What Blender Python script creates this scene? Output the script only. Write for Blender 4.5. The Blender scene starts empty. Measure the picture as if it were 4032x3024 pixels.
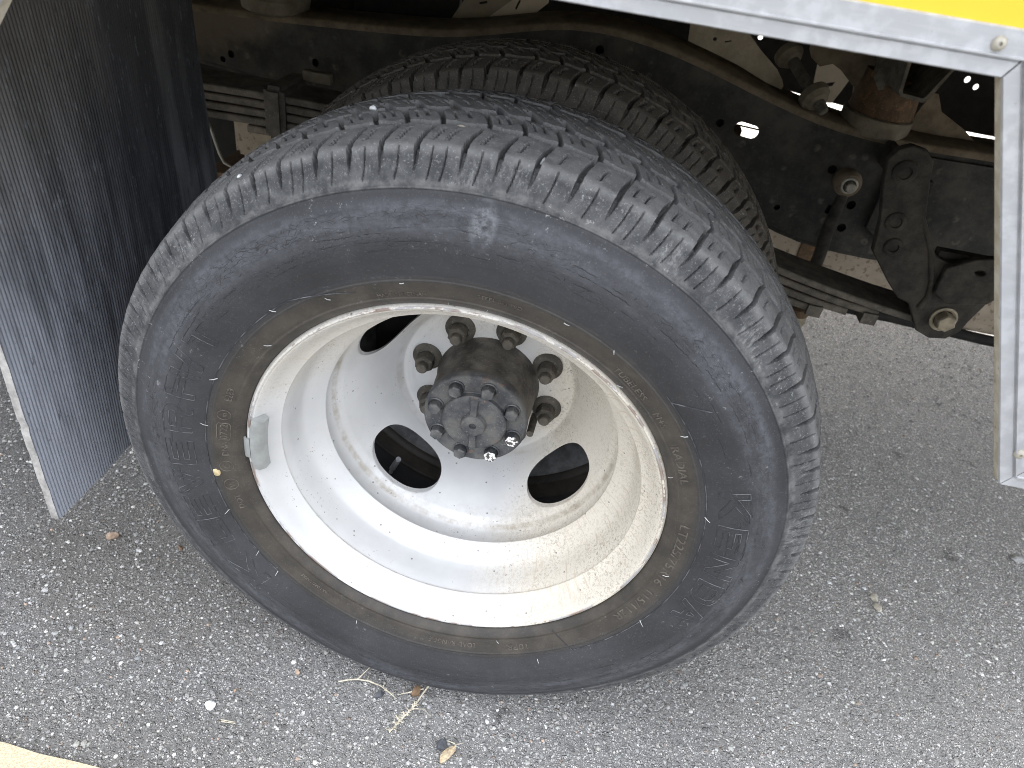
import bpy, bmesh, math, random
import numpy as np
from mathutils import Vector, Matrix

rng = np.random.default_rng(7)
random.seed(7)
PI = math.pi
S = bpy.context.scene
COL = S.collection
ZC = 0.357                     # height of the axle centre above the asphalt

# ------------------------------------------------------------------ camera
cam_d = bpy.data.cameras.new('camera')
cam = bpy.data.objects.new('camera', cam_d)
COL.objects.link(cam)
CR = ((0.97784395, 0.16316996, 0.13113647),
      (0.20168703, -0.56656685, -0.79895203),
      (-0.05606739, 0.80769893, -0.58692324))
CP = Vector((0.0816, -0.5216, 0.5325))
m = Matrix.Identity(4)
for i in range(3):
    m[i][0] = CR[0][i]
    m[i][1] = -CR[1][i]
    m[i][2] = -CR[2][i]
m.translation = CP + Vector((0, 0, ZC))
cam.matrix_world = m
cam_d.sensor_width = 36
cam_d.lens = 36 * 2795 / 4032
cam_d.clip_start = 0.01
cam_d.clip_end = 500
cam_d.dof.use_dof = True
cam_d.dof.focus_distance = 0.74
cam_d.dof.aperture_fstop = 9.0
S.camera = cam

# ------------------------------------------------------------------ sky, sun, exposure
SUN_EL, SUN_AZ = math.radians(40), math.radians(8)     # sun stands beyond the truck
w = bpy.data.worlds.new('World')
S.world = w
w.use_nodes = True
wn = w.node_tree.nodes
wl = w.node_tree.links
for n in list(wn):
    wn.remove(n)
out = wn.new('ShaderNodeOutputWorld')
bg = wn.new('ShaderNodeBackground')
sky = wn.new('ShaderNodeTexSky')
sky.sky_type = 'NISHITA'
sky.sun_disc = False
sky.sun_elevation = SUN_EL
sky.sun_rotation = SUN_AZ
sky.air_density = 1.0
sky.dust_density = 3.0
sky.ozone_density = 0.6
bg.inputs['Strength'].default_value = 0.13
veil = wn.new('ShaderNodeMix')                          # thin even high cloud over the clear sky
veil.data_type = 'RGBA'
veil.inputs[0].default_value = 0.72
geo = wn.new('ShaderNodeTexCoord')                      # overcast veil: three times brighter overhead than at the horizon
sxyz = wn.new('ShaderNodeSeparateXYZ')
wl.new(geo.outputs['Generated'], sxyz.inputs[0])
grad = wn.new('ShaderNodeMapRange')
grad.inputs[1].default_value, grad.inputs[2].default_value = 0.0, 1.0
grad.inputs[3].default_value, grad.inputs[4].default_value = 1 / 3, 1.0
wl.new(sxyz.outputs[2], grad.inputs[0])
vcol = wn.new('ShaderNodeVectorMath')
vcol.operation = 'SCALE'
vcol.inputs[0].default_value = (13.0, 13.3, 14.1)
wl.new(grad.outputs[0], vcol.inputs['Scale'])
wl.new(vcol.outputs[0], veil.inputs[7])
wl.new(sky.outputs[0], veil.inputs[6])
wl.new(veil.outputs[2], bg.inputs['Color'])
wl.new(bg.outputs[0], out.inputs['Surface'])

sd = bpy.data.lights.new('sun', 'SUN')
sun = bpy.data.objects.new('sun', sd)
COL.objects.link(sun)
sd.energy = 4.6
sd.angle = math.radians(0.6)
sd.color = (1.0, 0.95, 0.87)
sdir = Vector((math.sin(SUN_AZ) * math.cos(SUN_EL), math.cos(SUN_AZ) * math.cos(SUN_EL), math.sin(SUN_EL)))
sun.rotation_euler = (-sdir).to_track_quat('-Z', 'Y').to_euler()
sun.location = (0, 8, 8)

S.view_settings.view_transform = 'Standard'
S.view_settings.look = 'None'
S.view_settings.gamma = 1
S.view_settings.use_curve_mapping = False
S.view_settings.exposure = 1.72
S.render.engine = 'CYCLES'
S.cycles.filter_width = 0.9
S.cycles.denoising_prefilter = 'NONE'

# ------------------------------------------------------------------ material helper
class N:
    def __init__(self, name, rough=0.6, metal=0.0, spec=0.5):
        self.m = bpy.data.materials.new(name)
        self.m.use_nodes = True
        self.t = self.m.node_tree
        self.n = self.t.nodes
        self.l = self.t.links
        self.b = self.n['Principled BSDF']
        self.b.inputs['Roughness'].default_value = rough
        self.b.inputs['Metallic'].default_value = metal
        self.b.inputs['Specular IOR Level'].default_value = spec
        tc = self.n.new('ShaderNodeTexCoord')
        self.obj = tc.outputs['Object']

    def sock(self, node, i, v):
        if v is None:
            return
        if hasattr(v, 'is_output') or isinstance(v, bpy.types.NodeSocket):
            self.l.new(v, node.inputs[i])
        else:
            node.inputs[i].default_value = v

    def mapping(self, v, scale):
        k = self.n.new('ShaderNodeMapping')
        self.l.new(v, k.inputs['Vector'])
        k.inputs['Scale'].default_value = scale
        return k.outputs[0]

    def noise(self, v=None, scale=10, detail=4, rough=0.55, dist=0.0, col=False):
        k = self.n.new('ShaderNodeTexNoise')
        self.l.new(v if v is not None else self.obj, k.inputs['Vector'])
        k.inputs['Scale'].default_value = scale
        k.inputs['Detail'].default_value = detail
        k.inputs['Roughness'].default_value = rough
        k.inputs['Distortion'].default_value = dist
        return k.outputs['Color' if col else 'Fac']

    def voro(self, v=None, scale=100, feature='F1', rnd=1.0):
        k = self.n.new('ShaderNodeTexVoronoi')
        k.feature = feature
        self.l.new(v if v is not None else self.obj, k.inputs['Vector'])
        k.inputs['Scale'].default_value = scale
        k.inputs['Randomness'].default_value = rnd
        return k

    def math(self, op, a, b=None, c=None, clamp=False):
        k = self.n.new('ShaderNodeMath')
        k.operation = op
        k.use_clamp = clamp
        self.sock(k, 0, a)
        self.sock(k, 1, b)
        self.sock(k, 2, c)
        return k.outputs[0]

    def ramp(self, f, stops, interp='LINEAR'):
        k = self.n.new('ShaderNodeValToRGB')
        k.color_ramp.interpolation = interp
        e = k.color_ramp.elements
        while len(e) < len(stops):
            e.new(0.5)
        for i, (p, c) in enumerate(stops):
            e[i].position = p
            e[i].color = (c, c, c, 1) if not isinstance(c, tuple) else (*c, 1)
        self.l.new(f, k.inputs[0])
        return k.outputs[0]

    def rng(self, f, a, b, c=0.0, d=1.0, smooth=True):
        k = self.n.new('ShaderNodeMapRange')
        k.interpolation_type = 'SMOOTHSTEP' if smooth else 'LINEAR'
        self.l.new(f, k.inputs[0])
        for i, v in enumerate((a, b, c, d)):
            k.inputs[i + 1].default_value = v
        return k.outputs[0]

    def mix(self, f, a, b, mode='MIX'):
        k = self.n.new('ShaderNodeMix')
        k.data_type = 'RGBA'
        k.blend_type = mode
        self.sock(k, 0, f)
        for i, v in ((6, a), (7, b)):
            if isinstance(v, tuple):
                v = (*v, 1) if len(v) == 3 else v
            self.sock(k, i, v)
        return k.outputs[2]

    def sep(self, v=None):
        k = self.n.new('ShaderNodeSeparateXYZ')
        self.l.new(v if v is not None else self.obj, k.inputs[0])
        return k.outputs

    def comb(self, x, y, z):
        k = self.n.new('ShaderNodeCombineXYZ')
        for i, v in enumerate((x, y, z)):
            self.sock(k, i, v)
        return k.outputs[0]

    def attr(self, name):
        k = self.n.new('ShaderNodeAttribute')
        k.attribute_name = name
        return k

    def bump(self, h, strength=0.3, dist=0.001, base=None):
        k = self.n.new('ShaderNodeBump')
        k.inputs['Strength'].default_value = strength
        k.inputs['Distance'].default_value = dist
        self.l.new(h, k.inputs['Height'])
        if base is not None:
            self.l.new(base, k.inputs['Normal'])
        self.l.new(k.outputs[0], self.b.inputs['Normal'])
        return k.outputs[0]

    def color(self, c):
        self.sock(self.b, 'Base Color', c if not isinstance(c, tuple) else (*c, 1))

    def rough(self, r):
        self.sock(self.b, 'Roughness', r)

    def metal(self, r):
        self.sock(self.b, 'Metallic', r)

    def polar(self):
        x, y, z = self.sep()
        r = self.math('SQRT', self.math('ADD', self.math('MULTIPLY', x, x), self.math('MULTIPLY', z, z)))
        return x, y, z, r

# --- asphalt
def mat_asphalt():
    a = N('asphalt', rough=0.85, spec=0.35)
    x, y, z = a.sep()
    flat = a.comb(x, y, 0.0)
    warp = a.noise(flat, 180, 2, col=True)
    wv = a.n.new('ShaderNodeVectorMath'); wv.operation = 'MULTIPLY_ADD'
    a.l.new(warp, wv.inputs[0]); wv.inputs[1].default_value = (.0022,) * 3; a.l.new(flat, wv.inputs[2])
    flatw = wv.outputs[0]
    v1 = a.voro(flatw, 185)
    v2 = a.voro(flatw, 400)
    e1 = a.voro(flatw, 185, 'DISTANCE_TO_EDGE')
    e2 = a.voro(flatw, 400, 'DISTANCE_TO_EDGE')
    r1 = a.sep(v1.outputs['Color'])
    r2 = a.sep(v2.outputs['Color'])
    binder = a.ramp(a.noise(flat, 300, 3), [(.3, (.15, .147, .142)), (.7, (.27, .264, .254))])
    s2 = a.ramp(r2[0], [(0, (.18, .176, .171)), (.4, (.32, .313, .30)), (.75, (.47, .46, .44)), (1, (.68, .665, .64))])
    m2 = a.math('MULTIPLY', a.rng(e2.outputs['Distance'], .05, .2), a.rng(r2[1], .25, .35))
    c = a.mix(m2, binder, s2)
    s1 = a.ramp(r1[0], [(0, (.18, .176, .171)), (.4, (.33, .322, .308)), (.7, (.47, .457, .435)), (.9, (.62, .608, .585)), (1, (.74, .73, .71))])
    s1 = a.mix(a.rng(r1[2], .95, .97), s1, (.34, .27, .22))
    m1 = a.math('MULTIPLY', a.rng(e1.outputs['Distance'], .08, .26), a.rng(r1[1], .52, .58))
    c = a.mix(m1, c, s1)
    # wear: big soft patches, darker old oil and a brown dirt drift beside the tyre
    big = a.noise(flat, 2.2, 5, .6)
    c = a.mix(a.rng(big, .35, .7, 0, .30), c, a.mix(.5, c, (.24, .235, .222)))
    # light falloff painted in: front left darkened beyond its dark binder, right brightened
    light_grad = a.math('ADD', a.math('MULTIPLY', x, .55), a.math('MULTIPLY', y, .55))
    light_grad = a.math('ADD', light_grad, a.math('MULTIPLY', a.math('SUBTRACT', a.noise(flat, 3.2, 5, .65), .5), .55))
    c = a.mix(a.rng(light_grad, .02, -.30, 0, .9), c, a.mix(1.0, c, (.80, .795, .79), 'MULTIPLY'))
    c = a.mix(a.rng(light_grad, .10, .55, 0, 1), c, a.mix(1.0, c, (1.55, 1.53, 1.50), 'MULTIPLY'))
    spots = a.noise(flat, 14, 3, .5)
    c = a.mix(a.rng(spots, .66, .74, 0, .5), c, (.05, .048, .046))
    dx = a.math('ADD', x, .42); dy = a.math('SUBTRACT', y, .10)
    d = a.math('SQRT', a.math('ADD', a.math('MULTIPLY', a.math('MULTIPLY', dx, dx), 1.0), a.math('MULTIPLY', a.math('MULTIPLY', dy, dy), 2.6)))
    d = a.math('ADD', d, a.math('MULTIPLY', a.math('SUBTRACT', a.noise(flat, 16, 5, .65), .5), .34))
    dm = a.rng(d, .34, .12, 0, .42)
    c = a.mix(dm, c, a.mix(.6, c, (.12, .096, .07)))
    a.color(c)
    h = a.math('ADD', a.math('MULTIPLY', m1, .8), a.math('MULTIPLY', m2, .45))
    h = a.math('ADD', h, a.math('MULTIPLY', a.noise(flat, 500, 2), .35))
    a.bump(h, 1.0, .0028)
    a.rough(a.math('ADD', .40, a.math('MULTIPLY', a.noise(flat, 260, 2), .35)))
    return a.m

def mat_aggregate():
    a = N('aggregate chips', rough=0.6, spec=0.5)
    at = a.attr('tone').outputs['Color']
    c = a.mix(a.rng(a.noise(None, 900, 2), .3, .8, 0, .4), at, a.mix(.6, at, (.09, .085, .08)))
    a.color(c)
    return a.m

def mat_stripe():
    a = N('painted stripe', rough=0.8)
    x, y, z = a.sep()
    n = a.noise(None, 420, 3)
    c = a.ramp(n, [(.25, (.46, .39, .26)), (.5, (.62, .53, .37)), (.8, (.72, .63, .47))])
    c = a.mix(a.rng(a.noise(None, 900, 1), .62, .72, 0, .5), c, (.22, .18, .13))
    a.color(c)
    a.bump(n, .6, .0015)
    return a.m

# --- rubber
def mat_rubber(name, inner=False):
    a = N(name, rough=0.62, spec=0.35)
    x, y, z, r = a.polar()
    th = a.math('ARCTAN2', z, x)
    pol = a.comb(a.math('MULTIPLY', th, .30), a.math('MULTIPLY', y, 1.0), r)
    cl = a.noise(None, 9, 5, .6)
    fine = a.noise(None, 130, 5, .65)
    base = a.mix(a.rng(cl, .3, .7), (.028, .0285, .031), (.044, .045, .049))
    # bead zone: brown road dirt with a ragged outline
    edge = a.math('ADD', r, a.math('MULTIPLY', a.math('SUBTRACT', a.noise(None, 26, 5, .6), .5), .006))
    edge = a.math('ADD', edge, a.math('MULTIPLY', a.math('SUBTRACT', a.noise(None, 7, 3, .5), .5), .012))
    zone = a.rng(edge, .2590, .2440)
    tw = a.math('ADD', a.math('MULTIPLY', x, .10), r)         # the brown reaches further out near the top
    brown = a.mix(a.rng(a.noise(None, 40, 4), .3, .75), (.040, .035, .029), (.070, .060, .048))
    c = a.mix(a.math('MULTIPLY', zone, .92), base, brown)
    # bloom: pale ozone crackle band on the upper sidewall
    bl = a.math('MULTIPLY', a.rng(r, .284, .306), a.rng(r, .326, .316))
    bl = a.math('MULTIPLY', bl, a.rng(a.noise(a.mapping(pol, (14, 14, 90)), 1, 5, .6), .30, .66, .15, 1))
    bl = a.math('MULTIPLY', bl, a.rng(a.noise(None, 150, 5, .7), .30, .66, .25, 1))
    c = a.mix(a.math('MULTIPLY', bl, .85), c, (.098, .101, .112))
    # ledge and tread: grey dust
    dust = a.rng(edge, .3265, .334)
    dn = a.noise(None, 60, 6, .7)
    dcol = a.mix(a.rng(dn, .35, .7), (.044, .045, .047), (.098, .098, .099)) if not inner else a.mix(a.rng(dn, .35, .7), (.078, .070, .059), (.140, .126, .105))
    c = a.mix(a.math('MULTIPLY', dust, .9), c, dcol)
    led = a.math('MULTIPLY', a.rng(r, .3285, .3305), a.rng(r, .3375, .334))
    c = a.mix(a.math('MULTIPLY', led, a.rng(dn, .35, .7, .0, .7)), c, (.165, .163, .158))
    # pale scrubbed patches between the shoulder cuts
    pz = a.math('MULTIPLY', a.rng(r, .331, .336), a.rng(r, .358, .350))
    pn = a.math('MULTIPLY', a.rng(a.noise(None, 24, 4, .6), .48, .66), a.rng(a.noise(a.comb(a.math('MULTIPLY', th, 18), a.math('MULTIPLY', r, 22), 0.0), 5, 5, .75), .42, .66))
    c = a.mix(a.math('MULTIPLY', pz, a.math('MULTIPLY', pn, .80)), c, (.22, .219, .213) if not inner else (.16, .145, .12))
    top = a.rng(r, .350, .357)  # tread dust, with extra paleness painted in for light on the tops
    c = a.mix(a.math('MULTIPLY', top, a.rng(a.noise(None, 45, 5, .65), .25, .6, .35, .9)), c, (.165, .164, .162) if not inner else (.115, .103, .086))
    # scuffs and pale specks
    sc = a.math('MULTIPLY', a.rng(a.noise(None, 190, 5, .75), .60, .70), a.rng(a.noise(None, 17, 3), .46, .62))
    c = a.mix(a.math('MULTIPLY', sc, a.rng(r, .25, .34, .25, .9)), c, (.36, .36, .35))
    c = a.mix(a.rng(fine, .35, .75, .0, .38), c, a.mix(.6, c, (.016, .016, .018)))
    gr = a.noise(None, 520, 3, .7)
    c = a.mix(a.math('MULTIPLY', a.rng(gr, .56, .68), a.rng(r, .333, .345, .08, .38)), c, (.34, .335, .33))
    # circumferential cracking
    warp = a.noise(None, 55, 3, col=True)
    wv = a.n.new('ShaderNodeVectorMath'); wv.operation = 'MULTIPLY_ADD'
    a.l.new(warp, wv.inputs[0]); wv.inputs[1].default_value = (.012, .0, .010); a.l.new(pol, wv.inputs[2])
    ck = a.voro(a.mapping(wv.outputs[0], (95, 0.0, 400)), 1, 'DISTANCE_TO_EDGE')
    crack = a.rng(ck.outputs['Distance'], .040, .005)
    cm = a.math('MULTIPLY', a.math('MULTIPLY', a.rng(r, .272, .292), a.rng(r, .322, .312)), a.rng(a.noise(a.mapping(pol, (9, 0, 60)), 1, 3), .46, .58))
    crack = a.math('MULTIPLY', a.math('MULTIPLY', crack, cm), .8)
    # long wandering cracks that follow the flex line
    for r0, sd_, am in ((.2965, 3.1, 1.0), (.3020, 7.7, .8), (.2885, 12.9, .8), (.2815, 21.0, .6)):
        ofs = a.comb(a.math('MULTIPLY', th, 2.2), sd_, 0.0)
        wob = a.math('MULTIPLY', a.math('SUBTRACT', a.noise(ofs, 1.6, 3), .5), .012)
        jag = a.math('MULTIPLY', a.math('SUBTRACT', a.noise(a.comb(a.math('MULTIPLY', th, 30), sd_, 0.0), 4, 3, .7), .5), .0038)
        ln = a.math('ABSOLUTE', a.math('SUBTRACT', a.math('ADD', r, a.math('ADD', wob, jag)), r0))
        ln = a.math('MULTIPLY', a.rng(ln, .00065, .0002), a.rng(a.noise(a.comb(a.math('MULTIPLY', th, 5), sd_, 4.0), 2.0, 4, .6), .50, .58, 0, am))
        crack = a.math('MAXIMUM', crack, ln)
    c = a.mix(a.math('MULTIPLY', crack, .80), c, (.012, .012, .013))
    # one chalky smear low on the shoulder, at the top of the tyre
    dx = a.math('SUBTRACT', x, 0.0055); dz = a.math('SUBTRACT', z, 0.309)
    sm = a.math('ADD', a.math('MULTIPLY', a.math('MULTIPLY', dx, dx), 1 / .012 ** 2), a.math('MULTIPLY', a.math('MULTIPLY', dz, dz), 1 / .022 ** 2))
    sm = a.math('MULTIPLY', a.rng(sm, 1.2, .0), a.rng(a.noise(None, 90, 6, .75), .36, .66))
    c = a.mix(a.math('MULTIPLY', sm, .38 if not inner else 0), c, (.34, .35, .37))
    a.color(c)
    a.rough(a.rng(r, .25, .335, .52, .78))
    h = a.math('ADD', a.math('MULTIPLY', fine, .5), a.math('MULTIPLY', crack, -2.2))
    h = a.math('ADD', h, a.math('MULTIPLY', a.noise(None, 420, 3), .25))
    a.bump(h, .45, .0007)
    return a.m

def mat_letter():
    a = N('raised rubber lettering', rough=0.6, spec=0.3)
    c = a.mix(a.rng(a.noise(None, 60, 4), .44, .64), (.036, .037, .040), (.125, .127, .132))
    a.color(c)
    return a.m

def mat_smalltext():
    a = N('small moulded lettering', rough=0.6, spec=0.3)
    c = a.mix(a.rng(a.noise(None, 120, 3), .35, .7), (.066, .058, .05), (.135, .118, .098))
    a.color(c)
    return a.m

# --- wheel paint
def mat_rim():
    a = N('wheel paint', rough=0.38, metal=0.12, spec=0.5)
    x, y, z, r = a.polar()
    white = a.mix(a.rng(a.noise(None, 14, 4), .3, .7), (.520, .522, .522), (.595, .597, .595))
    # tan road film on the leading half, sprayed in fine worm-like speckles
    side = a.math('ADD', x, a.math('MULTIPLY', a.math('SUBTRACT', a.noise(None, 11, 4), .5), .10))
    film = a.rng(side, .01, .13)
    up = a.rng(z, .02, .12)
    film = a.math('MAXIMUM', film, a.math('MULTIPLY', up, .6))
    c = a.mix(a.math('MULTIPLY', film, .80), white, (.65, .59, .485))
    sp = a.noise(None, 330, 4, .62, 1.1)
    spk = a.math('MULTIPLY', a.rng(sp, .50, .60), a.math('MULTIPLY', film, a.rng(a.noise(None, 9, 3), .35, .6, .35, 1)))
    c = a.mix(a.math('MULTIPLY', spk, .66), c, (.34, .29, .215))
    # grime in the corners
    def ring(r0, wd, y0, wy, amt):
        k = a.math('MULTIPLY', a.rng(a.math('ABSOLUTE', a.math('SUBTRACT', r, r0)), wd, wd * .25), a.rng(a.math('ABSOLUTE', a.math('SUBTRACT', y, y0)), wy, wy * .3))
        k = a.math('MULTIPLY', k, a.rng(a.noise(None, 34, 5, .7), .36, .66, .08, 1))
        return a.math('MULTIPLY', k, amt)
    for args in ((.1945, .0022, .031, .0024, .6), (.1700, .004, .118, .006, .75), (.1716, .003, .0945, .003, .5), (.1150, .005, .203, .008, .35)):
        c = a.mix(ring(*args), c, (.26, .215, .15))
    # film just inboard of the ridge
    fr = a.math('MULTIPLY', a.rng(y, .095, .120), a.rng(y, .150, .122))
    fr = a.math('MULTIPLY', fr, a.rng(z, -.05, -.14, .15, .8))
    c = a.mix(a.math('MULTIPLY', fr, a.rng(a.noise(None, 60, 5, .7), .42, .70, 0, .5)), c, (.33, .30, .24))
    # rain-washed streaks down the stained wall
    thr_ = a.math('ARCTAN2', z, x)
    stv = a.comb(a.math('MULTIPLY', thr_, 9.0), a.math('MULTIPLY', y, 5.0), 0.0)
    stn = a.noise(stv, 5, 5, .7)
    c = a.mix(a.math('MULTIPLY', a.rng(stn, .52, .68), a.math('MULTIPLY', film, a.math('MULTIPLY', a.rng(r, .155, .17), a.rng(r, .214, .206)))), c, (.50, .43, .33))
    # black grit
    g = a.voro(None, 85)
    gm = a.math('MULTIPLY', a.rng(g.outputs['Distance'], .13, .07), a.rng(a.sep(g.outputs['Color'])[0], .62, .68))
    c = a.mix(a.math('MULTIPLY', gm, .75), c, (.09, .08, .07))
    g2 = a.noise(None, 330, 3, .6)
    c = a.mix(a.math('MULTIPLY', a.rng(g2, .64, .70), a.rng(a.noise(None, 15, 3), .5, .62, 0, .8)), c, (.16, .145, .125))
    # chipped flange: bare and rusty metal
    ch = a.math('ADD', a.noise(a.mapping(a.obj, (24, 200, 24)), 1, 5, .7), a.math('MULTIPLY', a.math('SUBTRACT', a.noise(None, 5, 2), .5), .5))
    lip = a.rng(r, .2158, .2172)
    lip = a.math('MULTIPLY', lip, a.rng(r, .2200, .2192))
    chip = a.math('MULTIPLY', lip, a.rng(ch, .47, .51))
    c = a.mix(a.math('MULTIPLY', chip, .85), c, a.mix(a.rng(a.noise(None, 30, 2), .4, .6), (.20, .135, .105), (.33, .33, .34)))
    rust = a.math('MULTIPLY', a.rng(a.noise(None, 48, 5, .75), .69, .73), a.rng(y, .07, .095))
    c = a.mix(a.math('MULTIPLY', rust, .7), c, (.42, .23, .07))
    a.color(c)
    a.rough(a.math('ADD', .30, a.math('MULTIPLY', film, .35)))
    h = a.math('ADD', a.math('MULTIPLY', sp, .5), a.noise(None, 60, 3))
    a.bump(h, .18, .0008)
    return a.m

def mat_steel(name, dark, light, rust, amt=.5, rough=.62, metal=.35, sc=45):
    a = N(name, rough=rough, metal=metal, spec=.4)
    n = a.noise(None, sc, 6, .65)
    c = a.mix(a.rng(n, .32, .68), dark, light)
    r = a.noise(None, sc * .8, 5, .7, .4)
    c = a.mix(a.rng(r, .66 - .22 * amt, .76 - .18 * amt, 0, .85), c, rust)
    c = a.mix(a.rng(a.noise(None, 420, 3), .6, .7, 0, .35), c, (.30, .28, .25))
    a.color(c)
    a.bump(a.math('ADD', n, a.math('MULTIPLY', a.noise(None, 300, 3), .6)), .35, .001)
    return a.m

def mat_frame():
    a = N('frame paint', rough=.75, spec=.3)
    n = a.noise(None, 22, 6, .7)
    c = a.mix(a.rng(n, .35, .7), (.024, .024, .022), (.060, .056, .047))
    # dried mud: pale splash dots and a drift on the left part of the rail
    g = a.voro(None, 52)
    gm = a.math('MULTIPLY', a.rng(g.outputs['Distance'], .42, .2), a.rng(a.sep(g.outputs['Color'])[0], .78, .84))
    gm = a.math('MULTIPLY', gm, a.rng(a.noise(None, 90, 3), .4, .6))
    c = a.mix(a.math('MULTIPLY', gm, .55), c, (.14, .128, .105))
    x, y, z = a.sep()
    ms = a.math('ADD', a.math('MULTIPLY', x, -1.0), a.math('MULTIPLY', a.math('SUBTRACT', a.noise(None, 15, 6, .7), .5), .34))
    ms = a.math('ADD', ms, a.math('MULTIPLY', z, 2.2))
    c = a.mix(a.rng(ms, 1.0, 1.16, 0, .75), c, (.15, .118, .085))
    c = a.mix(a.rng(a.noise(None, 200, 4), .55, .75, 0, .4), c, (.10, .09, .072))
    a.color(c)
    a.bump(n, .5, .002)
    return a.m

def mat_dusty(name, c0, c1, rough=.8, sc=30, speck=None):
    a = N(name, rough=rough, spec=.25)
    n = a.noise(None, sc, 6, .7)
    c = a.mix(a.rng(n, .3, .7), c0, c1)
    if speck:
        k = a.noise(None, 75, 4, .6)
        c = a.mix(a.rng(k, .54, .62, 0, .75), c, speck)
    c = a.mix(a.rng(a.noise(None, 260, 3), .6, .75, 0, .5), c, tuple(v * .45 for v in c0))
    a.color(c)
    a.bump(n, .35, .0015)
    return a.m

def mat_alu():
    a = N('weathered aluminium', rough=.5, metal=.35, spec=.5)
    bl = a.noise(a.mapping(a.obj, (1, 1, 1)), 95, 4, .55)
    big = a.noise(None, 10, 3)
    c = a.mix(a.rng(bl, .40, .66), (.36, .363, .367), (.45, .453, .457))
    c = a.mix(a.rng(big, .35, .7, 0, .35), c, (.40, .41, .44))
    c = a.mix(a.rng(a.noise(a.mapping(a.obj, (30, 30, 420)), 1, 4), .52, .7, 0, .35), c, (.46, .455, .44))
    c = a.mix(a.rng(a.noise(None, 420, 2), .70, .76, 0, .5), c, (.30, .28, .25))
    a.color(c)
    a.rough(a.rng(bl, .3, .7, .42, .62))
    a.bump(a.noise(a.mapping(a.obj, (40, 40, 600)), 1, 3), .12, .0006)
    return a.m

def mat_alu_dirty():
    a = N('dirty aluminium return', rough=.7, metal=.1)
    c = a.mix(a.rng(a.noise(None, 70, 5), .35, .7), (.42, .37, .27), (.60, .56, .46))
    c = a.mix(a.rng(a.noise(None, 150, 4), .62, .7, 0, .8), c, (.15, .12, .085))
    a.color(c)
    return a.m

def mat_yellow():
    a = N('yellow body paint', rough=.33, spec=.5)
    c = a.mix(a.rng(a.noise(None, 6, 4), .3, .7), (.66, .45, .022), (.71, .49, .028))
    c = a.mix(a.rng(a.noise(None, 120, 4, .7), .62, .8, 0, .25), c, (.45, .35, .10))
    a.color(c)
    a.rough(a.rng(a.noise(None, 60, 4), .3, .7, .28, .42))
    return a.m

def mat_flap():
    a = N('mud flap rubber', rough=.6, spec=.4)
    x, y, z = a.sep()
    st = a.mapping(a.obj, (1, 9, 1.0))
    n = a.noise(st, 5, 6, .65, .4)
    c = a.mix(a.rng(n, .34, .68), (.052, .055, .063), (.19, .20, .228))
    # paler blue-grey lower outer part, brown dirt film higher up
    lo = a.math('ADD', a.math('MULTIPLY', z, -1.6), a.math('MULTIPLY', y, -2.0))
    lo = a.math('ADD', lo, a.math('MULTIPLY', a.math('SUBTRACT', a.noise(st, 9, 6, .7), .5), .7))
    c = a.mix(a.rng(lo, -.45, .25, 0, .85), c, (.30, .32, .365))
    ft = a.math('ADD', z, a.math('MULTIPLY', a.math('SUBTRACT', n, .5), .2))
    c = a.mix(a.rng(ft, .10, .36, 0, .75), c, (.125, .114, .098))
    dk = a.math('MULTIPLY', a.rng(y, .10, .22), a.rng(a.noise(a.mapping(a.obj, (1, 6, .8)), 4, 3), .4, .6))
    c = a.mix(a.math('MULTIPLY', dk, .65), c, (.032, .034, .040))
    sp = a.noise(a.mapping(a.obj, (1, 1, .35)), 170, 5, .7)
    c = a.mix(a.rng(sp, .56, .72, 0, .45), c, (.26, .28, .31))
    c = a.mix(a.rng(sp, .40, .30, 0, .6), c, (.012, .013, .016))
    sm = a.math('MULTIPLY', a.rng(a.noise(None, 30, 3), .68, .71), a.rng(z, .15, .05))
    c = a.mix(a.math('MULTIPLY', sm, .8), c, (.014, .014, .017))
    a.color(c)
    a.bump(a.math('ADD', sp, a.noise(None, 500, 2)), .3, .0008)
    return a.m

def mat_plain(name, c, rough=.6, metal=0, sc=60, var=.35):
    a = N(name, rough=rough, metal=metal)
    a.color(a.mix(a.rng(a.noise(None, sc, 5, .65), .3, .72), tuple(v * (1 - var) for v in c), tuple(min(1, v * (1 + var)) for v in c)))
    a.bump(a.noise(None, sc * 3, 4), .3, .0008)
    return a.m

def mat_boltpaint():
    a = N('chipped white paint', rough=.5)
    n = a.noise(None, 240, 4, .6)
    a.color(a.mix(a.rng(n, .47, .51), (.07, .065, .06), (.80, .80, .78)))
    return a.m

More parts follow.
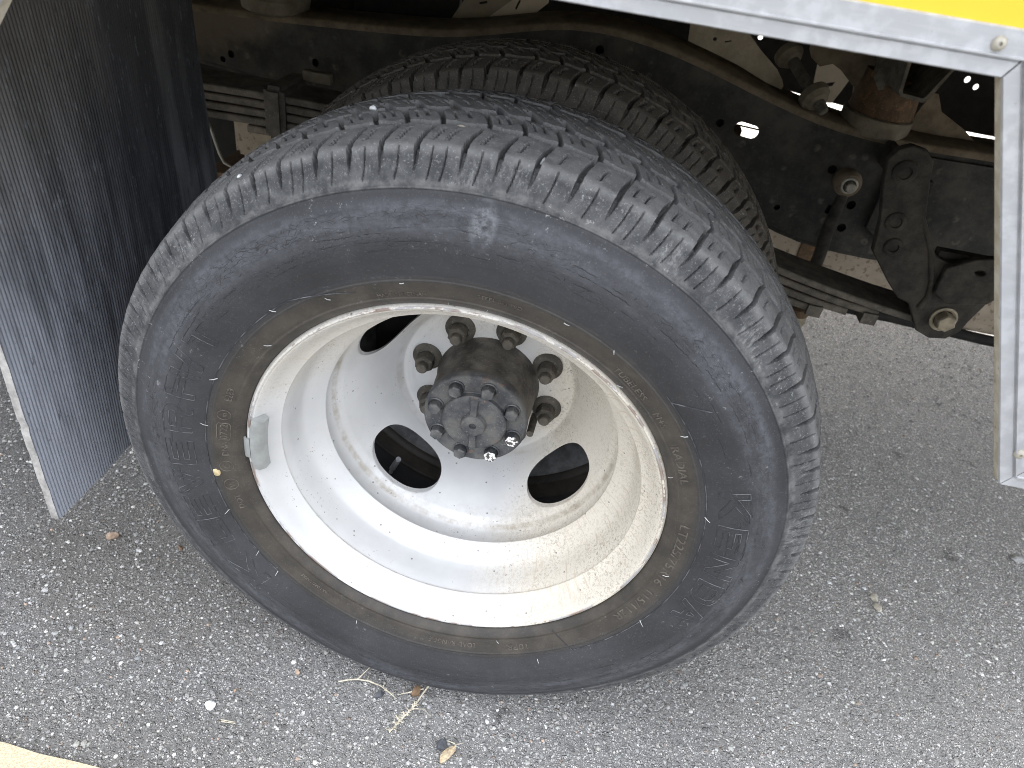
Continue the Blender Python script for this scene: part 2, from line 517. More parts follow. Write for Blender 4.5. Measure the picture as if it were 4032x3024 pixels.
M = dict(
    asphalt=mat_asphalt(), chips=mat_aggregate(), stripe=mat_stripe(),
    rubber=mat_rubber('outer tyre rubber'), rubber_in=mat_rubber('inner tyre rubber', True),
    letter=mat_letter(), small=mat_smalltext(), rim=mat_rim(),
    hub=mat_steel('hub steel', (.052, .048, .043), (.140, .128, .110), (.17, .095, .055), .30, .6, .15),
    hubface=mat_steel('hub face paint', (.048, .051, .058), (.130, .127, .120), (.19, .105, .06), .42, .6, .1),
    nut=mat_steel('lug nut steel', (.050, .045, .037), (.115, .102, .083), (.10, .072, .05), .05, .75, .1),
    bolt=mat_steel('hub bolt steel', (.050, .054, .060), (.17, .17, .165), (.19, .11, .07), .3, .5, .35),
    boltwhite=mat_boltpaint(),
    frame=mat_frame(),
    flange=mat_dusty('dusty frame top', (.095, .074, .048), (.185, .148, .100)),
    black=mat_dusty('black underbody', (.010, .0095, .009), (.022, .020, .017)),
    spring=mat_steel('spring steel', (.060, .053, .043), (.135, .12, .096), (.10, .065, .04), .2, .75, .1),
    springdust=mat_dusty('dusty spring steel', (.10, .085, .066), (.19, .165, .13)),
    hanger=mat_dusty('hanger casting', (.020, .019, .017), (.058, .052, .042), sc=38),
    rust=mat_steel('rusty bracket', (.065, .040, .020), (.115, .070, .036), (.19, .10, .042), .5, .85, .05, 60),
    beige=mat_dusty('beige underbody panel', (.27, .222, .165), (.38, .32, .245), sc=12, speck=(.14, .105, .07)),
    beigeplain=mat_dusty('beige primed steel', (.22, .185, .13), (.36, .31, .225), sc=20),
    platelit=mat_dusty('pale plate lit tone', (.58, .49, .36), (.72, .62, .47), sc=12),  # beige steel paled to stand for light from the far side
    puck=mat_dusty('dusty rubber mount', (.10, .085, .06), (.19, .165, .12)),
    channel=mat_dusty('dirty cross member', (.055, .050, .038), (.13, .118, .092), sc=60),
    zinc=mat_plain('zinc plated steel', (.33, .31, .26), .5, .4),
    zincdirty=mat_plain('dirty zinc bolt', (.26, .225, .16), .6, .25),
    alu=mat_alu(), aluret=mat_alu_dirty(), yellow=mat_yellow(), flap=mat_flap(),
    flapedge=mat_plain('chalky rubber edge', (.32, .308, .292), .85),
    lead=mat_plain('balance weight paint', (.30, .31, .30), .5, .2, 40, .15),
    whisker=mat_plain('pale rubber hair', (.42, .42, .41), .6),
    stonewhite=mat_plain('white stone', (.68, .70, .70), .7, 0, 150, .25),
    stonetan=mat_plain('tan stone', (.40, .29, .21), .8, 0, 150),
    stonebrown=mat_plain('brown stone', (.22, .14, .08), .8, 0, 150),
    stonedark=mat_plain('dark stone', (.075, .08, .09), .6, 0, 150),
    stonegrey=mat_plain('grey stone', (.42, .42, .41), .8, 0, 150),
    stonecream=mat_plain('cream stone', (.60, .55, .45), .8, 0, 150),
    straw=mat_plain('dry straw', (.56, .51, .40), .75, 0, 200),
    leaf=mat_plain('dry leaf', (.76, .64, .45), .7, 0, 220, .25),
    yellowdot=mat_plain('cream paint dot', (.50, .40, .23), .7),
    rubberplain=mat_plain('plain dark rubber', (.035, .034, .034), .75),
    rimdark=mat_plain('inner wheel steel', (.20, .20, .20), .6),
    boxwhite=mat_plain('box liner', (.5, .5, .48), .7),
    valve=mat_plain('valve metal', (.55, .56, .57), .4, .3),
)

# ------------------------------------------------------------------ mesh helpers
def mesh_np(name, v, quads, normals=None):
    v = np.asarray(v, np.float32)
    q = np.asarray(quads, np.int32)
    me = bpy.data.meshes.new(name)
    me.vertices.add(len(v))
    me.vertices.foreach_set('co', v.ravel())
    me.loops.add(q.size)
    me.loops.foreach_set('vertex_index', q.ravel())
    me.polygons.add(len(q))
    me.polygons.foreach_set('loop_start', np.arange(0, q.size, q.shape[1], dtype=np.int32))
    me.polygons.foreach_set('use_smooth', np.ones(len(q), bool))
    me.update(calc_edges=True)
    if normals is not None:
        me.normals_split_custom_set_from_vertices(np.asarray(normals, np.float32))
    return me

def link(name, me, mat, parent=None):
    o = bpy.data.objects.new(name, me)
    COL.objects.link(o)
    if mat is not None:
        if len(me.materials) == 0:
            me.materials.append(mat)
    if parent is not None:
        o.parent = parent
        if parent is TRUCK:
            o.location = (0, -BASE_Y, ZC)
    return o

def tag(o, label=None, cat=None, group=None, kind=None):
    if label: o['label'] = label
    if cat: o['category'] = cat
    if group: o['group'] = group
    if kind: o['kind'] = kind
    return o

def copy_of(o, parent, mat=None):
    c = o.copy()
    COL.objects.link(c)
    c.parent = parent
    return c

def bm_mesh(name, bm, smooth=False, angle=35):
    me = bpy.data.meshes.new(name)
    bmesh.ops.recalc_face_normals(bm, faces=bm.faces)
    bm.to_mesh(me)
    bm.free()
    if smooth:
        me.polygons.foreach_set('use_smooth', np.ones(len(me.polygons), bool))
        me.set_sharp_from_angle(angle=math.radians(angle))
    return me

def lathe_me(name, prof, n=96, smooth_angle=40, closed=False):
    """prof: list of (y, r), axis along Y through the origin"""
    bm = bmesh.new()
    rings = []
    for (y, r) in prof:
        if r < 1e-6:
            rings.append([bm.verts.new((0, y, 0))])
        else:
            rings.append([bm.verts.new((r * math.cos(2 * PI * i / n), y, r * math.sin(2 * PI * i / n))) for i in range(n)])
    pairs = list(zip(rings[:-1], rings[1:]))
    if closed:
        pairs.append((rings[-1], rings[0]))
    for a, b in pairs:
        for i in range(n):
            j = (i + 1) % n
            if len(a) == 1 and len(b) == 1:
                continue
            if len(a) == 1:
                bm.faces.new((a[0], b[i], b[j]))
            elif len(b) == 1:
                bm.faces.new((a[i], a[j], b[0]))
            else:
                bm.faces.new((a[i], a[j], b[j], b[i]))
    return bm_mesh(name, bm, True, smooth_angle)

def box_bm(bm, x0, x1, y0, y1, z0, z1):
    vs = [bm.verts.new(p) for p in ((x0, y0, z0), (x1, y0, z0), (x1, y1, z0), (x0, y1, z0), (x0, y0, z1), (x1, y0, z1), (x1, y1, z1), (x0, y1, z1))]
    for f in ((0, 3, 2, 1), (4, 5, 6, 7), (0, 1, 5, 4), (1, 2, 6, 5), (2, 3, 7, 6), (3, 0, 4, 7)):
        bm.faces.new([vs[i] for i in f])

def box_me(name, x0, x1, y0, y1, z0, z1, bev=0.0):
    bm = bmesh.new()
    box_bm(bm, x0, x1, y0, y1, z0, z1)
    if bev:
        bmesh.ops.bevel(bm, geom=list(bm.edges), offset=bev, segments=2, affect='EDGES', profile=.5)
    return bm_mesh(name, bm, True, 30)

def plate_me(name, outline, y0, y1, holes=(), bev=0.0):
    """flat plate: outline and holes in XZ, thickness from y0 to y1"""
    cu = bpy.data.curves.new(name, 'CURVE')
    cu.dimensions = '2D'
    cu.fill_mode = 'BOTH'
    for pts in [outline] + list(holes):
        sp = cu.splines.new('POLY')
        sp.points.add(len(pts) - 1)
        for p, (x, z) in zip(sp.points, pts):
            p.co = (x, z, 0, 1)
        sp.use_cyclic_u = True
    cu.extrude = max((y1 - y0) / 2 - bev, 1e-5)
    cu.bevel_depth = bev
    cu.bevel_resolution = 1
    o = bpy.data.objects.new(name, cu)
    COL.objects.link(o)
    dg = bpy.context.evaluated_depsgraph_get()
    me = bpy.data.meshes.new_from_object(o.evaluated_get(dg))
    bpy.data.objects.remove(o)
    bpy.data.curves.remove(cu)
    me.name = name
    k = len(me.vertices)
    co = np.empty(k * 3, np.float32)
    me.vertices.foreach_get('co', co)
    co = co.reshape(-1, 3)
    new = np.stack([co[:, 0], (y0 + y1) / 2 - co[:, 2], co[:, 1]], 1)
    me.vertices.foreach_set('co', new.ravel().astype(np.float32))
    me.materials.clear()
    bm = bmesh.new()
    bm.from_mesh(me)
    bmesh.ops.remove_doubles(bm, verts=bm.verts, dist=1e-5)
    bmesh.ops.recalc_face_normals(bm, faces=bm.faces)
    bm.to_mesh(me)
    bm.free()
    return me

def frame_of(d):
    d = d.normalized()
    u = d.orthogonal().normalized()
    return u, d.cross(u)

def tube_bm(bm, pts, r, n=8, cap=True):
    pts = [Vector(p) for p in pts]
    rr = r if isinstance(r, (list, tuple)) else [r] * len(pts)
    rings = []
    u = None
    for i, p in enumerate(pts):
        d = (pts[min(i + 1, len(pts) - 1)] - pts[max(i - 1, 0)])
        if u is None:
            u, v = frame_of(d)
        else:
            dn = d.normalized()
            u = (u - dn * u.dot(dn)).normalized()
            v = dn.cross(u)
        rings.append([bm.verts.new(p + (u * math.cos(2 * PI * k / n) + v * math.sin(2 * PI * k / n)) * rr[i]) for k in range(n)])
    for a, b in zip(rings[:-1], rings[1:]):
        for k in range(n):
            bm.faces.new((a[k], a[(k + 1) % n], b[(k + 1) % n], b[k]))
    if cap:
        bm.faces.new(rings[0][::-1])
        bm.faces.new(rings[-1])

def tube_me(name, pts, r, n=10, angle=50):
    bm = bmesh.new()
    tube_bm(bm, pts, r, n)
    return bm_mesh(name, bm, True, angle)

def axis_lathe_bm(bm, base, axis, prof, n=24, flats=None):
    """rings of radius r at distance h along an axis; flats=6 makes the ring list hexagonal"""
    base = Vector(base)
    d = Vector(axis).normalized()
    u, v = frame_of(d)
    rings = []
    for h, r in prof:
        c = base + d * h
        if r < 1e-7:
            rings.append([bm.verts.new(c)])
        else:
            rings.append([bm.verts.new(c + (u * math.cos(2 * PI * k / n) + v * math.sin(2 * PI * k / n)) * r) for k in range(n)])
    for a, b in zip(rings[:-1], rings[1:]):
        for k in range(n):
            k2 = (k + 1) % n
            if len(a) == 1:
                bm.faces.new((a[0], b[k], b[k2]))
            elif len(b) == 1:
                bm.faces.new((a[k], a[k2], b[0]))
            else:
                bm.faces.new((a[k], a[k2], b[k2], b[k]))

def smoothstep(a, b, x):
    t = np.clip((x - a) / (b - a), 0, 1)
    return t * t * (3 - 2 * t)

# ------------------------------------------------------------------ the ground
def build_ground():
    xs = [-60, 60]
    bm = bmesh.new()
    vs = [bm.verts.new(p) for p in ((-60, -60, 0), (60, -60, 0), (60, 60, 0), (-60, 60, 0))]
    bm.faces.new(vs)
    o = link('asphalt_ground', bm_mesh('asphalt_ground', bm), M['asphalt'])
    o['kind'] = 'structure'
    # stripe along the kerb side, ragged edge
    n = 420
    X = np.linspace(-9, 9, n)
    edge = -.192 + .0035 * np.sin(X * 31) * np.sin(X * 7.3) + rng.normal(0, .0012, n)
    v = np.concatenate([np.stack([X, edge, np.full(n, .004)], 1), np.stack([X, np.full(n, -.30), np.full(n, .004)], 1)])
    q = np.array([(i, i + 1, n + i + 1, n + i)[::-1] for i in range(n - 1)])
    o = link('painted_stripe', mesh_np('painted_stripe', v, q), M['stripe'])
    o['kind'] = 'structure'

ICO = None
def ico():
    global ICO
    if ICO is None:
        bm = bmesh.new()
        bmesh.ops.create_icosphere(bm, subdivisions=1, radius=1)
        bm.verts.ensure_lookup_table()
        ICO = (np.array([v.co[:] for v in bm.verts]), np.array([[v.index for v in f.verts] for f in bm.faces]))
        bm.free()
    return ICO

def build_chips():
    V1, F1 = ico()
    V2 = np.array([(1, 0, 0), (-.1, 1, 0), (-1, .1, 0), (.1, -1, 0), (0, 0, 1), (0, 0, -1)], float)
    F2 = np.array([(0, 1, 4), (1, 2, 4), (2, 3, 4), (3, 0, 4)])
    CO, FA, TO = [], [], []
    base = 0
    for V, F, n, (x0, x1, y0, y1), sz in ((V1, F1, 16000, (-1.1, .75, -.19, .22), .00128), (V2, F2, 52000, (-1.3, 1.9, .20, 1.9), .00200)):
        P = np.stack([rng.uniform(x0, x1, n), rng.uniform(y0, y1, n)], 1)
        s = np.clip(rng.lognormal(math.log(sz), .38, n), .0007, .0038)
        a = rng.uniform(0, 2 * PI, n)
        st = rng.uniform(.7, 1.3, (n, 3)) * np.array([1, 1, .62])
        jit = 1 + rng.uniform(-.24, .24, (n, len(V)))
        Lc = V[None] * st[:, None] * jit[..., None] * s[:, None, None]
        ca, sa = np.cos(a)[:, None], np.sin(a)[:, None]
        X = Lc[..., 0] * ca - Lc[..., 1] * sa + P[:, 0:1]
        Y = Lc[..., 0] * sa + Lc[..., 1] * ca + P[:, 1:2]
        Z = Lc[..., 2] + s[:, None] * .12
        CO.append(np.stack([X, Y, Z], -1).reshape(-1, 3))
        FA.append((F[None] + (np.arange(n) * len(V))[:, None, None]).reshape(-1, 3) + base)
        base += n * len(V)
        t = rng.random(n)
        g = np.where(t < .25, rng.uniform(.17, .27, n), np.where(t < .80, rng.uniform(.28, .44, n), rng.uniform(.46, .76, n)))
        c = np.stack([g * rng.uniform(.98, 1.05, n), g, g * rng.uniform(.9, 1.0, n), np.ones(n)], 1)
        if base > 400000:
            g = np.minimum(g * 1.35, .88)  # back chippings paled to stand in for grazing light
        c = np.stack([g * rng.uniform(.98, 1.05, n), g, g * rng.uniform(.9, 1.0, n), np.ones(n)], 1)
        tan = rng.random(n) < .018
        c[tan, :3] = np.array([.46, .34, .26]) * rng.uniform(.7, 1.2, (tan.sum(), 1))
        TO.append(np.repeat(c, len(V), 0))
    me = mesh_np('loose_chippings', np.concatenate(CO), np.concatenate(FA))
    me.polygons.foreach_set('use_smooth', np.zeros(len(me.polygons), bool))
    at = me.color_attributes.new('tone', 'FLOAT_COLOR', 'POINT')
    at.data.foreach_set('color', np.concatenate(TO).astype(np.float32).ravel())
    o = link('loose_chippings', me, M['chips'])
    o['kind'] = 'stuff'

build_ground()
build_chips()

# ------------------------------------------------------------------ the truck
BASE_Y = 1.14
TRUCK = bpy.data.objects.new('box_truck', None)
COL.objects.link(TRUCK)
TRUCK.location = (0, BASE_Y, 0)
tag(TRUCK, 'yellow box truck with aluminium wheel arch trim and worn dual rear tyres', 'truck')
def part(name, me, mat, parent=None):
    return link(name, me, mat, parent or TRUCK)

# opening in the side wall (x, z): inner edge of the trim
OT0, OT1, OZT = -.276, .292, .472
OB0, OB1, OZB = -.497, .435, .197
TW = .025
def outer_pt():
    # offset polyline by the trim width
    pr = (Vector((OB1 - OT1, OZB - OZT))).normalized()
    nr = Vector((-pr.y, pr.x))
    if nr.x < 0: nr = -nr
    pl = (Vector((OB0 - OT0, OZB - OZT))).normalized()
    nl = Vector((-pl.y, pl.x))
    if nl.x > 0: nl = -nl
    def on(p0, d, n, z):
        q = Vector(p0) + n * TW
        t = (z - q.y) / d.y
        return q.x + d.x * t
    xr_t = on((OT1, OZT), pr, nr, OZT + TW)
    xr_b = on((OT1, OZT), pr, nr, OZB + TW)
    xl_t = on((OT0, OZT), pl, nl, OZT + TW)
    xl_b = on((OT0, OZT), pl, nl, OZB + TW)
    return xr_t, xr_b, xl_t, xl_b
XRT, XRB, XLT, XLB = outer_pt()
XL, XR = -2.6, 3.4
XSK = .98                    # front end of the skirt below the floor
side = [(XL, OZB + TW), (XLB, OZB + TW), (XLT, OZT + TW), (XRT, OZT + TW), (XRB, OZB + TW), (XSK, OZB + TW), (XSK, OZT + TW), (XR, OZT + TW), (XR, 2.75), (XL, 2.75)]
part('body_panel', plate_me('body_panel', side, -.0565, -.032), M['yellow'])

def trim_piece(name, poly_in, poly_out, close_return=True):
    """extruded trim between two inner and two outer points (x,z); stepped face with a bead line"""
    a0, a1 = [Vector((p[0], 0, p[1])) for p in poly_in]
    b0, b1 = [Vector((p[0], 0, p[1])) for p in poly_out]
    # profile: fraction across the width (0 = opening side), y
    prof = [(0.0, -.0495), (0.0, -.0585), (.03, -.0600), (.355, -.0600), (.375, -.0592), (.40, -.0592), (.42, -.0622), (.455, -.0622), (.475, -.0606), (.965, -.0606), (1.0, -.0590), (1.0, -.056)]
    bm = bmesh.new()
    A = [bm.verts.new((*(a0.lerp(b0, f)).xz, 0)) for f, y in prof]
    Bv = [bm.verts.new((*(a1.lerp(b1, f)).xz, 0)) for f, y in prof]
    for (f, y), va, vb in zip(prof, A, Bv):
        va.co = Vector((va.co.x, y, va.co.y))
        vb.co = Vector((vb.co.x, y, vb.co.y))
    for i in range(len(prof) - 1):
        bm.faces.new((A[i], Bv[i], Bv[i + 1], A[i + 1]))
    for e in (A, Bv):
        bm.faces.new(e)
    me = bm_mesh(name, bm)
    me.materials.append(M['alu'])
    me.materials.append(M['aluret'])
    for p in me.polygons:
        c = p.center
        ys = [me.vertices[i].co.y for i in p.vertices]
        if max(ys) > -.0497 and max(ys) < -.0490 and len(p.vertices) == 4:
            p.material_index = 1
    return me
g = .0006
trim_top = part('trim_rail', trim_piece('trim_rail', ((OT0, OZT), (OT1 - g, OZT)), ((XLT, OZT + TW), (XRT - g, OZT + TW))), M['alu'])
trim_post = part('trim_rail', trim_piece('trim_post', ((OT1 + g, OZT), (OB1, OZB + g)), ((XRT + g, OZT + TW), (XRB, OZB + TW + g))), M['alu'])
trim_postl = part('trim_rail', trim_piece('trim_post_b', ((OB0, OZB), (OT0 - g, OZT)), ((XLB, OZB + TW), (XLT - g, OZT + TW))), M['alu'])
trim_bot = part('trim_rail', trim_piece('trim_bottom', ((OB1 + g, OZB), (XSK, OZB)), ((XRB + g, OZB + TW), (XSK, OZB + TW))), M['alu'])
trim_botl = part('trim_rail', trim_piece('trim_bottom_b', ((XL, OZB), (OB0 - g, OZB)), ((XL, OZB + TW), (XLB - g, OZB + TW))), M['alu'])

def screw_me():
    bm = bmesh.new()
    axis_lathe_bm(bm, (0, 0, 0), (0, -1, 0), [(-.001, .0042), (.0002, .0042), (.0008, .0040), (.0021, .0030), (.0026, .0016), (.0026, .0011), (.0012, .0009), (.0012, 0)], 16)
    return bm_mesh('screw', bm, True, 40)
scr = screw_me()
def screw(x, z, parent):
    o = link('screw', scr, M['zinc'], parent)
    o.location = (x, -.0606, z)
for k in range(2):
    screw(.282 - .32 * k, .4885, trim_top)
for k in range(2):
    screw(.434 + .30 * k if k else .4335, .2290 if k == 0 else .2115, trim_post if k == 0 else trim_bot)

# box shell: floor, roof, far wall, ends
bm = bmesh.new()
box_bm(bm, XL, XR, -.030, 2.31, .640, .685)
part('box_floor', bm_mesh('box_floor', bm), M['black'])
bm = bmesh.new()
box_bm(bm, XL, XR, -.0315, 2.34, 2.752, 2.80)
part('roof', bm_mesh('roof', bm), M['boxwhite'])
part('body_panel', plate_me('body_panel_far', [(XL, .45), (XR, .45), (XR, 2.75), (XL, 2.75)], 2.315, 2.34), M['yellow'])
bm = bmesh.new(); box_bm(bm, XL, XL + .03, -.0315, 2.314, .686, 2.751)
part('rear_wall', bm_mesh('rear_wall', bm), M['yellow'])
bm = bmesh.new(); box_bm(bm, XR - .03, XR, -.0315, 2.314, .686, 2.751)
part('front_wall', bm_mesh('front_wall', bm), M['yellow'])

# ------------------------------------------------------------------ tyres
YC = .089
def tyre_profile():
    """outer half of the tread, (y, r) from the ledge to the crown"""
    return [(-.0130, .3312), (-.0120, .335), (-.0062, .3452), (-.0010, .3551), (.0006, .3577), (.0034, .3592), (.015, .3618), (.030, .3645), (.055, .3688), (.089, .3705)]

PITCH = None
def pitches(seed):
    r = np.random.default_rng(seed)
    known = [108.4, 104.2, 99.6, 93.7, 89.2, 84.7, 79.4, 74.2, 68.6, 62.6, 56.9, 51.9, 47.1, 43.1, 37.7, 31.3, 26.0, 22.2, 18.0]
    a = list(known)
    while a[-1] > 108.4 - 360 + 5.5:
        a.append(a[-1] - r.choice([4.2, 4.7, 5.4]))
    k = len(known)
    tail = np.array(a[k - 1:])
    span = (108.4 - 360) - tail[0]
    tail = tail[0] + (tail - tail[0]) * span / (tail[-1] - tail[0])
    ang = np.array(a[:k - 1] + list(tail[:-1]))
    return np.radians(ang)          # decreasing, covers one turn

def build_tread(name_mat, yoff, th, ns_scale, seed, parent, cam_local, block_filter, max_blocks):
    pro = np.array(tyre_profile())
    seg = np.r_[0, np.cumsum(np.hypot(*np.diff(pro, axis=0).T))]
    half = seg[-1]
    # lateral coordinate q: 0 at the ledge; both halves
    nq = int(round(2 * half / (.00115 * ns_scale)))
    q = np.linspace(0, 2 * half, nq)
    qq = np.minimum(q, 2 * half - q)
    # smooth profile
    yb = np.interp(qq, seg, pro[:, 0])
    rb = np.interp(qq, seg, pro[:, 1])
    ker = np.array([0, 1, 2, 1, 0]) / 4
    ybp = np.convolve(np.pad(yb, 2, mode='edge'), ker, 'valid'); rbp = np.convolve(np.pad(rb, 2, mode='edge'), ker, 'valid')
    yb[3:-3] = ybp[3:-3]; rb[3:-3] = rbp[3:-3]
    yb = np.where(q > half, 2 * YC - yb, yb)
    ty, tr = np.gradient(yb), np.gradient(rb)
    L = np.hypot(ty, tr)
    ny, nr = -tr / L, ty / L                      # outward normal in (y, r)
    TH = th[:, None]
    Q = q[None, :]
    r2 = np.random.default_rng(seed)
    pit = pitches(seed)
    npit = len(pit)
    seg_c = np.interp(-.0008, pro[:, 0], seg)      # corner position
    def ypos(y):
        return np.interp(y, pro[:, 0], seg)
    # mirrored lateral coordinate for the far rows
    far = q > half
    qm = np.where(far, 2 * half - q, q)[None, :]
    ymid = np.where(far, 2 * YC - yb, yb)[None, :]
    R0 = .365
    def dist_to(offset, which=None, mid=False, frac=.5, pa=pit):
        """signed arc distance (m) from each sample to the nearest lateral feature line"""
        tgt = pa
        if mid:
            nxt = np.r_[pa[1:], pa[0] - 2 * PI]
            tgt = pa + (nxt - pa) * frac
        t = TH - offset
        # tgt is decreasing over 2*pi
        srt = np.sort(np.mod(tgt, 2 * PI))
        tm = np.mod(t, 2 * PI)
        i = np.searchsorted(srt, tm)
        lo = np.where(i > 0, srt[np.maximum(i - 1, 0)], srt[-1] - 2 * PI)
        hi = np.where(i < len(srt), srt[np.minimum(i, len(srt) - 1)], srt[0] + 2 * PI)
        d = np.where(tm - lo < hi - tm, tm - lo, tm - hi)
        idx = np.where(tm - lo < hi - tm, (i - 1) % len(srt), i % len(srt))
        return d * R0, i % len(srt), tm, lo, hi
    D = np.zeros((len(th), nq))
    lab_row = np.zeros((1, nq), int)
    E = .0006 * max(ns_scale, 1)
    def carve(mask_d, hw, depth):
        nonlocal D
        D = np.maximum(D, depth * smoothstep(hw + E * .55, hw - E * .45, np.abs(mask_d)))
    # --- circumferential grooves with a slight zigzag
    zig = .0009 * np.sign(np.sin(74 * TH)) * np.abs(np.sin(74 * TH)) ** .5
    for yg, hw, dp in ((.0355, .0028, .0080), (.0640, .0031, .0084)):
        qg = ypos(yg)
        carve(qm + zig - qg, hw, dp)
    # --- row 1: shoulder grooves running down the buttress
    qs = ypos(.0330)
    u = np.clip(qm / qs, 0, 1.05)                   # 0 ledge .. 1 first groove
    sgn = np.where(far, -1.0, 1.0)[None, :]
    shift = np.where(far, np.radians(2.3), 0.0)[None, :]
    off1 = -sgn * np.radians(1.0 * np.minimum(u / .55, 1) + .9 * np.clip(u - .55, 0, 1) / .45 + .16 * np.sin(u * 7)) + shift
    d1, i1, tm1, lo1, hi1 = dist_to(off1)
    width = .0005 + .0015 * smoothstep(.10, .46, u) - .0009 * smoothstep(.85, 1.0, u)
    depth = .0085 * smoothstep(.04, .58, u) - .0020 * smoothstep(.8, 1, u)
    in1 = qm < qs + .001
    D = np.where(in1, np.maximum(D, depth * smoothstep(width + E * .55, width - E * .45, np.abs(d1))), D)
    D = np.where(in1, np.maximum(D, .00035 * smoothstep(.0026, .0012, np.abs(d1)) * smoothstep(.45, .10, u) * smoothstep(.0, .05, u)), D)
    # buttress knife cuts + zigzag sipes on the shoulder block
    wide = (hi1 - lo1) > np.radians(5.35)
    for fr, cond in ((.5, ~wide), (.36, wide), (.66, wide)):
        dd, ii, tmm, lo, hi = dist_to(off1 + 0 * TH, mid=True, frac=1 - fr)
        # use local cell fraction instead of the global mid list so that the wide/narrow test is cell-wise
        f = (tm1 - lo1) - fr * (hi1 - lo1)
        dm = f * R0
        cut = (u > .06) & (u < .47) & cond
        D = np.where(cut, np.maximum(D, .0022 * smoothstep(.0008 * max(ns_scale, 1), .0003, np.abs(dm))), D)
        zz = .0012 * (2 / PI) * np.arcsin(np.sin(u * 110)) + .003 * (u - .7)
        cut = (u > .585) & (u < .90) & cond
        D = np.where(cut, np.maximum(D, .0062 * smoothstep(.0018 * max(ns_scale, 1), .0012, np.abs(dm + zz - sgn * .0025))), D)
    # --- row 2: lateral cuts, the opposite slant
    qa, qb = ypos(.0382), ypos(.0612)
    v = np.clip((qm - qa) / (qb - qa), 0, 1)
    in2 = (qm > qa - .0008) & (qm < qb + .0008)
    off2 = sgn * np.radians(1.5 * v ** 1.6) - sgn * np.radians(2.6) + shift * 1.6
    d2, i2, tm2, lo2, hi2 = dist_to(off2)
    w2 = .0019 + .0014 * smoothstep(.3, 1, v)
    D = np.where(in2, np.maximum(D, .0076 * smoothstep(w2 + E * .55, w2 - E * .45, np.abs(d2))), D)
    f = ((tm2 - lo2) - .40 * (hi2 - lo2)) * R0
    D = np.where(in2 & (v > .38) & (v < .88), np.maximum(D, .0050 * smoothstep(.0017 * max(ns_scale, 1), .0010, np.abs(f))), D)
    f = ((tm2 - lo2) - .70 * (hi2 - lo2)) * R0 + .0006 * (2 / PI) * np.arcsin(np.sin(v * 45))
    D = np.where(in2 & (v > .25) & (v < .80), np.maximum(D, .0045 * smoothstep(.0015 * max(ns_scale, 1), .0009, np.abs(f))), D)
    # --- row 3: centre rib with notches
    ctr = (q - half)[None, :]
    in3 = np.abs(ctr) < (half - ypos(.0668) + .001)
    off3 = np.radians(2.2) * ctr / .02
    d3, i3, tm3, lo3, hi3 = dist_to(off3 - np.radians(1.2))
    notch = smoothstep(.004, .009, np.abs(ctr))
    D = np.where(in3, np.maximum(D, .0076 * notch * smoothstep(.0040 + E * .5, .0040 - E * .5, np.abs(d3 + .0015 * np.sign(ctr)))), D)
    D = np.where(in3, np.maximum(D, .0012 * smoothstep(.0009, .0003, np.abs(d3))), D)
    for fr in (.34, .66):
        f = ((tm3 - lo3) - fr * (hi3 - lo3)) * R0 + .0006 * (2 / PI) * np.arcsin(np.sin(ctr * 1900))
        D = np.where(in3 & (np.abs(ctr) < .013) & (np.abs(ctr) > .002), np.maximum(D, .0050 * smoothstep(.0014 * max(ns_scale, 1), .0008, np.abs(f))), D)
    # pits, chunks and uneven wear
    groove = D > .0030
    wear = .00022 * (np.sin(TH * 37 + Q * 210) * np.sin(TH * 91 - Q * 330)) + r2.normal(0, .00006, D.shape)
    D = D + np.where(D < .001, wear, 0) * (u > .02)
    # positions and normals
    rad = rb[None, :] - D * nr[None, :]
    yy = yb[None, :] - D * ny[None, :] + yoff
    yy = np.broadcast_to(yy, rad.shape)
    P = np.stack([rad * np.cos(TH), yy, rad * np.sin(TH)], -1)
    # contact patch
    P[..., 2] = np.maximum(P[..., 2], -ZC + .0005)
    # shading normals: block tops and groove floors follow the round carcass, walls stay flat
    bump_ = np.where(D < .0012, D, 0)
    gth = np.gradient(bump_, axis=0) / (np.gradient(th)[:, None] * R0 + 1e-9)
    gq = np.gradient(bump_, axis=1) / np.gradient(q)[None, :]
    gth = np.clip(gth, -.25, .25); gq = np.clip(gq, -.25, .25)
    n_y = ny[None, :] + gq * (ty / L)[None, :]
    n_r = nr[None, :] + gq * (tr / L)[None, :]
    nrm = np.stack([n_r * np.cos(TH) - gth * np.sin(TH), np.broadcast_to(n_y, D.shape), n_r * np.sin(TH) + gth * np.cos(TH)], -1)
    nrm /= np.linalg.norm(nrm, axis=-1, keepdims=True)
    flip = False
    nt = len(th)
    # labels
    row = np.zeros(D.shape, int) - 1
    cell = np.zeros(D.shape, int)
    q1e, q2s, q2e, q3s = ypos(.0355), ypos(.0355), ypos(.0640), ypos(.0640)
    fa = np.broadcast_to(far[None, :], D.shape)
    qmB = np.broadcast_to(qm, D.shape)
    r1 = qmB < q1e
    r2m = (qmB >= q1e) & (qmB < q2e)
    r3 = qmB >= q2e
    row[r1] = np.where(fa[r1], 4, 0)
    row[r2m] = np.where(fa[r2m], 3, 1)
    row[r3] = 2
    cell = np.where(r1, np.broadcast_to(i1, D.shape), np.where(r2m, np.broadcast_to(i2, D.shape), np.broadcast_to(i3, D.shape)))
    lab = row * 1000 + cell
    lab[(qmB < .0022)] = -1
    # faces
    I = np.arange(nt)[:, None] * nq + np.arange(nq)[None, :]
    a = I[:, :-1]; b = np.roll(I, -1, 0)[:, :-1]; c = np.roll(I, -1, 0)[:, 1:]; d = I[:, 1:]
    faces = np.stack([a, b, c, d], -1) if not flip else np.stack([a, d, c, b], -1)
    faces = faces.reshape(-1, 4)
    Pf, Nf = P.reshape(-1, 3), nrm.reshape(-1, 3)
